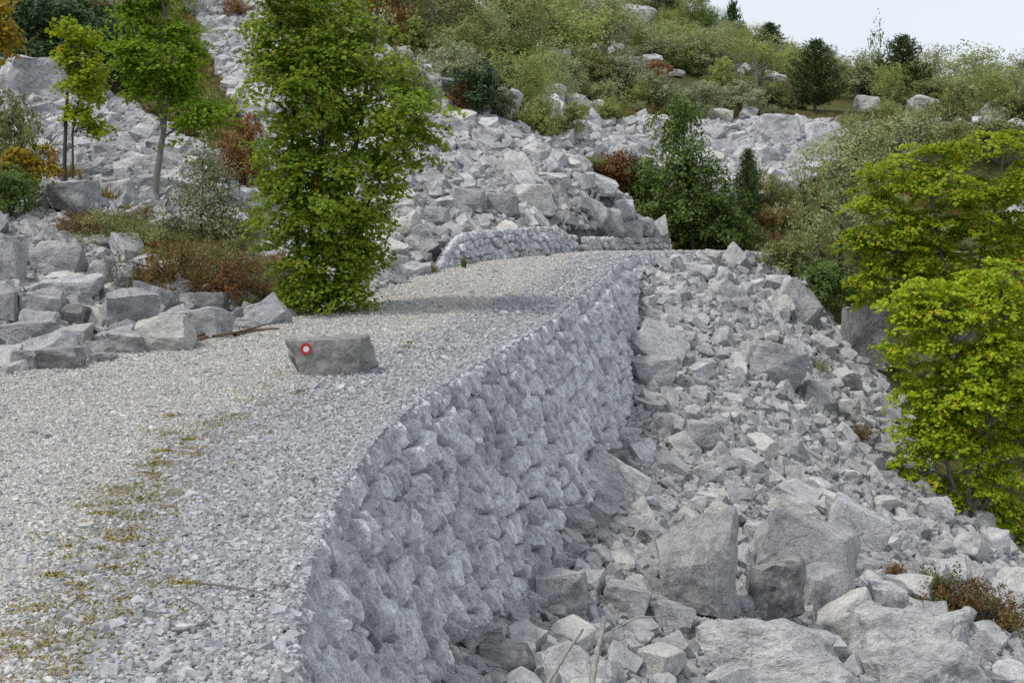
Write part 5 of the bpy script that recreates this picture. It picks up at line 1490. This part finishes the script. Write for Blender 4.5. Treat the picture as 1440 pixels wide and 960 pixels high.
def ground_stick(name, label, pts, rad, bark, lift=.02, k=6):
    Q = []
    for px, py in pts:
        P = hit(px, py); Q.append((P.x, P.y, float(road_surface(P.x, P.y)) + lift))
    Q = np.array(Q); t = np.linspace(0, 1, 4 * len(Q)); s_ = np.linspace(0, 1, len(Q))
    q = np.stack([np.interp(t, s_, Q[:, j]) for j in range(3)], 1)
    for _ in range(2): q[1:-1] = .5 * q[1:-1] + .25 * (q[2:] + q[:-2])
    ac = Acc(); ac.add(*tube(q - Q[0], np.linspace(rad, rad * .45, len(q)), k))
    o = link(name, ac.mesh(name, M[bark], True), None, Q[0]); return tag(o, label, 'stick')
ground_stick('curved_twig', 'pale hooked twig lying on the grey gravel near the bottom of the photo', [(242, 902), (262, 898), (286, 888), (296, 876), (284, 864), (268, 858), (256, 846), (246, 841)], .01, 'bark_pale', .03)
ground_stick('thin_twig', 'thin straight twig on the gravel just above the hooked twig', [(282, 832), (320, 838), (352, 842), (378, 851)], .006, 'bark', .03)
ground_stick('thin_twig', 'short brown twig crossing the gravel beside the wall edge', [(380, 832), (405, 836), (428, 852)], .005, 'bark', .03)
for k, (pts, r_, lab) in enumerate([([(238, 494), (290, 480), (345, 462)], .035, 'longest brown branch of the pile at the road edge below the maple'),
                                    ([(262, 486), (310, 470), (358, 458)], .03, 'dark brown branch lying on top of the roadside pile'),
                                    ([(330, 476), (355, 470), (392, 468)], .028, 'short brown branch at the right end of the roadside pile'),
                                    ([(300, 482), (340, 474), (380, 464)], .02, 'thin reddish branch crossing the roadside pile')]):
    o = ground_stick('brown_branch', lab, pts, r_, 'bark_brown', .03 + .03 * (k % 2)); o['group'] = 'branch pile by the road'
MARKS.append((300, 475, 'the brown branch pile'))
# bare pale trees on the far slope
def bare_tree(px, base, hpx, label, seed):
    P = np.array(hit(px, base)); s = P[1] / F; h = hpx * s; r = np.random.default_rng(seed)
    root = empty('bare_tree', P); tag(root, label, 'tree', 'leafless trees')
    ac = Acc(); q = np.array([(0, 0, -.1), (.05 * h, 0, .4 * h), (-.03 * h, 0, .8 * h), (.04 * h, 0, h)]); ac.add(*tube(q, [.035, .028, .018, .008], 5))
    for k in range(16):
        z = r.uniform(.25, .95) * h; a = r.uniform(0, 6.28); l = (1.1 * h - z) * r.uniform(.3, .7)
        p0 = np.array([np.interp(z, q[:, 2], q[:, 0]), 0, z]); e = p0 + np.array([math.cos(a) * l * .8, math.sin(a) * l * .5, l * .7])
        m = (p0 + e) / 2 + r.normal(0, .06 * l, 3)
        ac.add(*tube([p0, m, e], [.014, .01, .005], 4))
        for j in range(2):
            e2 = m + (e - m) * .6 + r.normal(0, .3 * l, 3); ac.add(*tube([m, e2], [.008, .004], 3))
    link('trunk', ac.mesh('trunk', M['bark_pale'], True), root)
for a in [(878, 95, 60, 'leafless pale tree on the slope below the skyline crag', 1), (1062, 128, 58, 'leafless white tree left of the large far pine', 2), (1040, 125, 48, 'smaller leafless white tree beside the other bare one', 3),
          (1195, 95, 48, 'leafless grey tree against the sky behind the small pointed pine', 4), (1432, 130, 48, 'leafless grey tree at the right end of the skyline', 5)]:
    bare_tree(*a)

# ------------------------------------------------------------------ labels for the scattered boulders
def words_label():
    marks = [m for m in MARKS if m[2] and m[1] > -900]
    used = {}
    buckets = {}
    for q in SHAPES:
        o, zn, px, py, sz, fl, el, k = q
        best = min(marks, key=lambda m: math.hypot(m[0] - px, (m[1] - py) * 1.25))
        dx, dy = px - best[0], py - best[1]
        if abs(dx) > abs(dy) * 1.25: rel = 'right of' if dx > 0 else 'left of'
        else: rel = 'below' if dy > 0 else 'above'
        buckets.setdefault((best[2], rel), []).append((math.hypot(dx, dy), q))
    ORD = ['nearest', 'second nearest', 'third nearest', 'fourth nearest', 'fifth nearest', 'sixth nearest', 'seventh nearest', 'eighth nearest', 'ninth nearest', 'tenth nearest', 'eleventh nearest', 'twelfth nearest']
    for (mark, rel), lst in buckets.items():
        lst.sort(key=lambda t: t[0])
        for n, (_, q) in enumerate(lst):
            o, zn, px, py, sz, fl, el, k = q
            tone = {4: 'pale', 2: 'dull grey'}.get(k % 5, 'light grey')
            form = 'flat' if fl < .62 else ('long' if el > 1.14 or el < .88 else ('chunky' if fl > .85 else 'angular'))
            o['label'] = f"{form} {tone} rock, {ORD[min(n, 11)]} {rel} {mark}"
words_label()
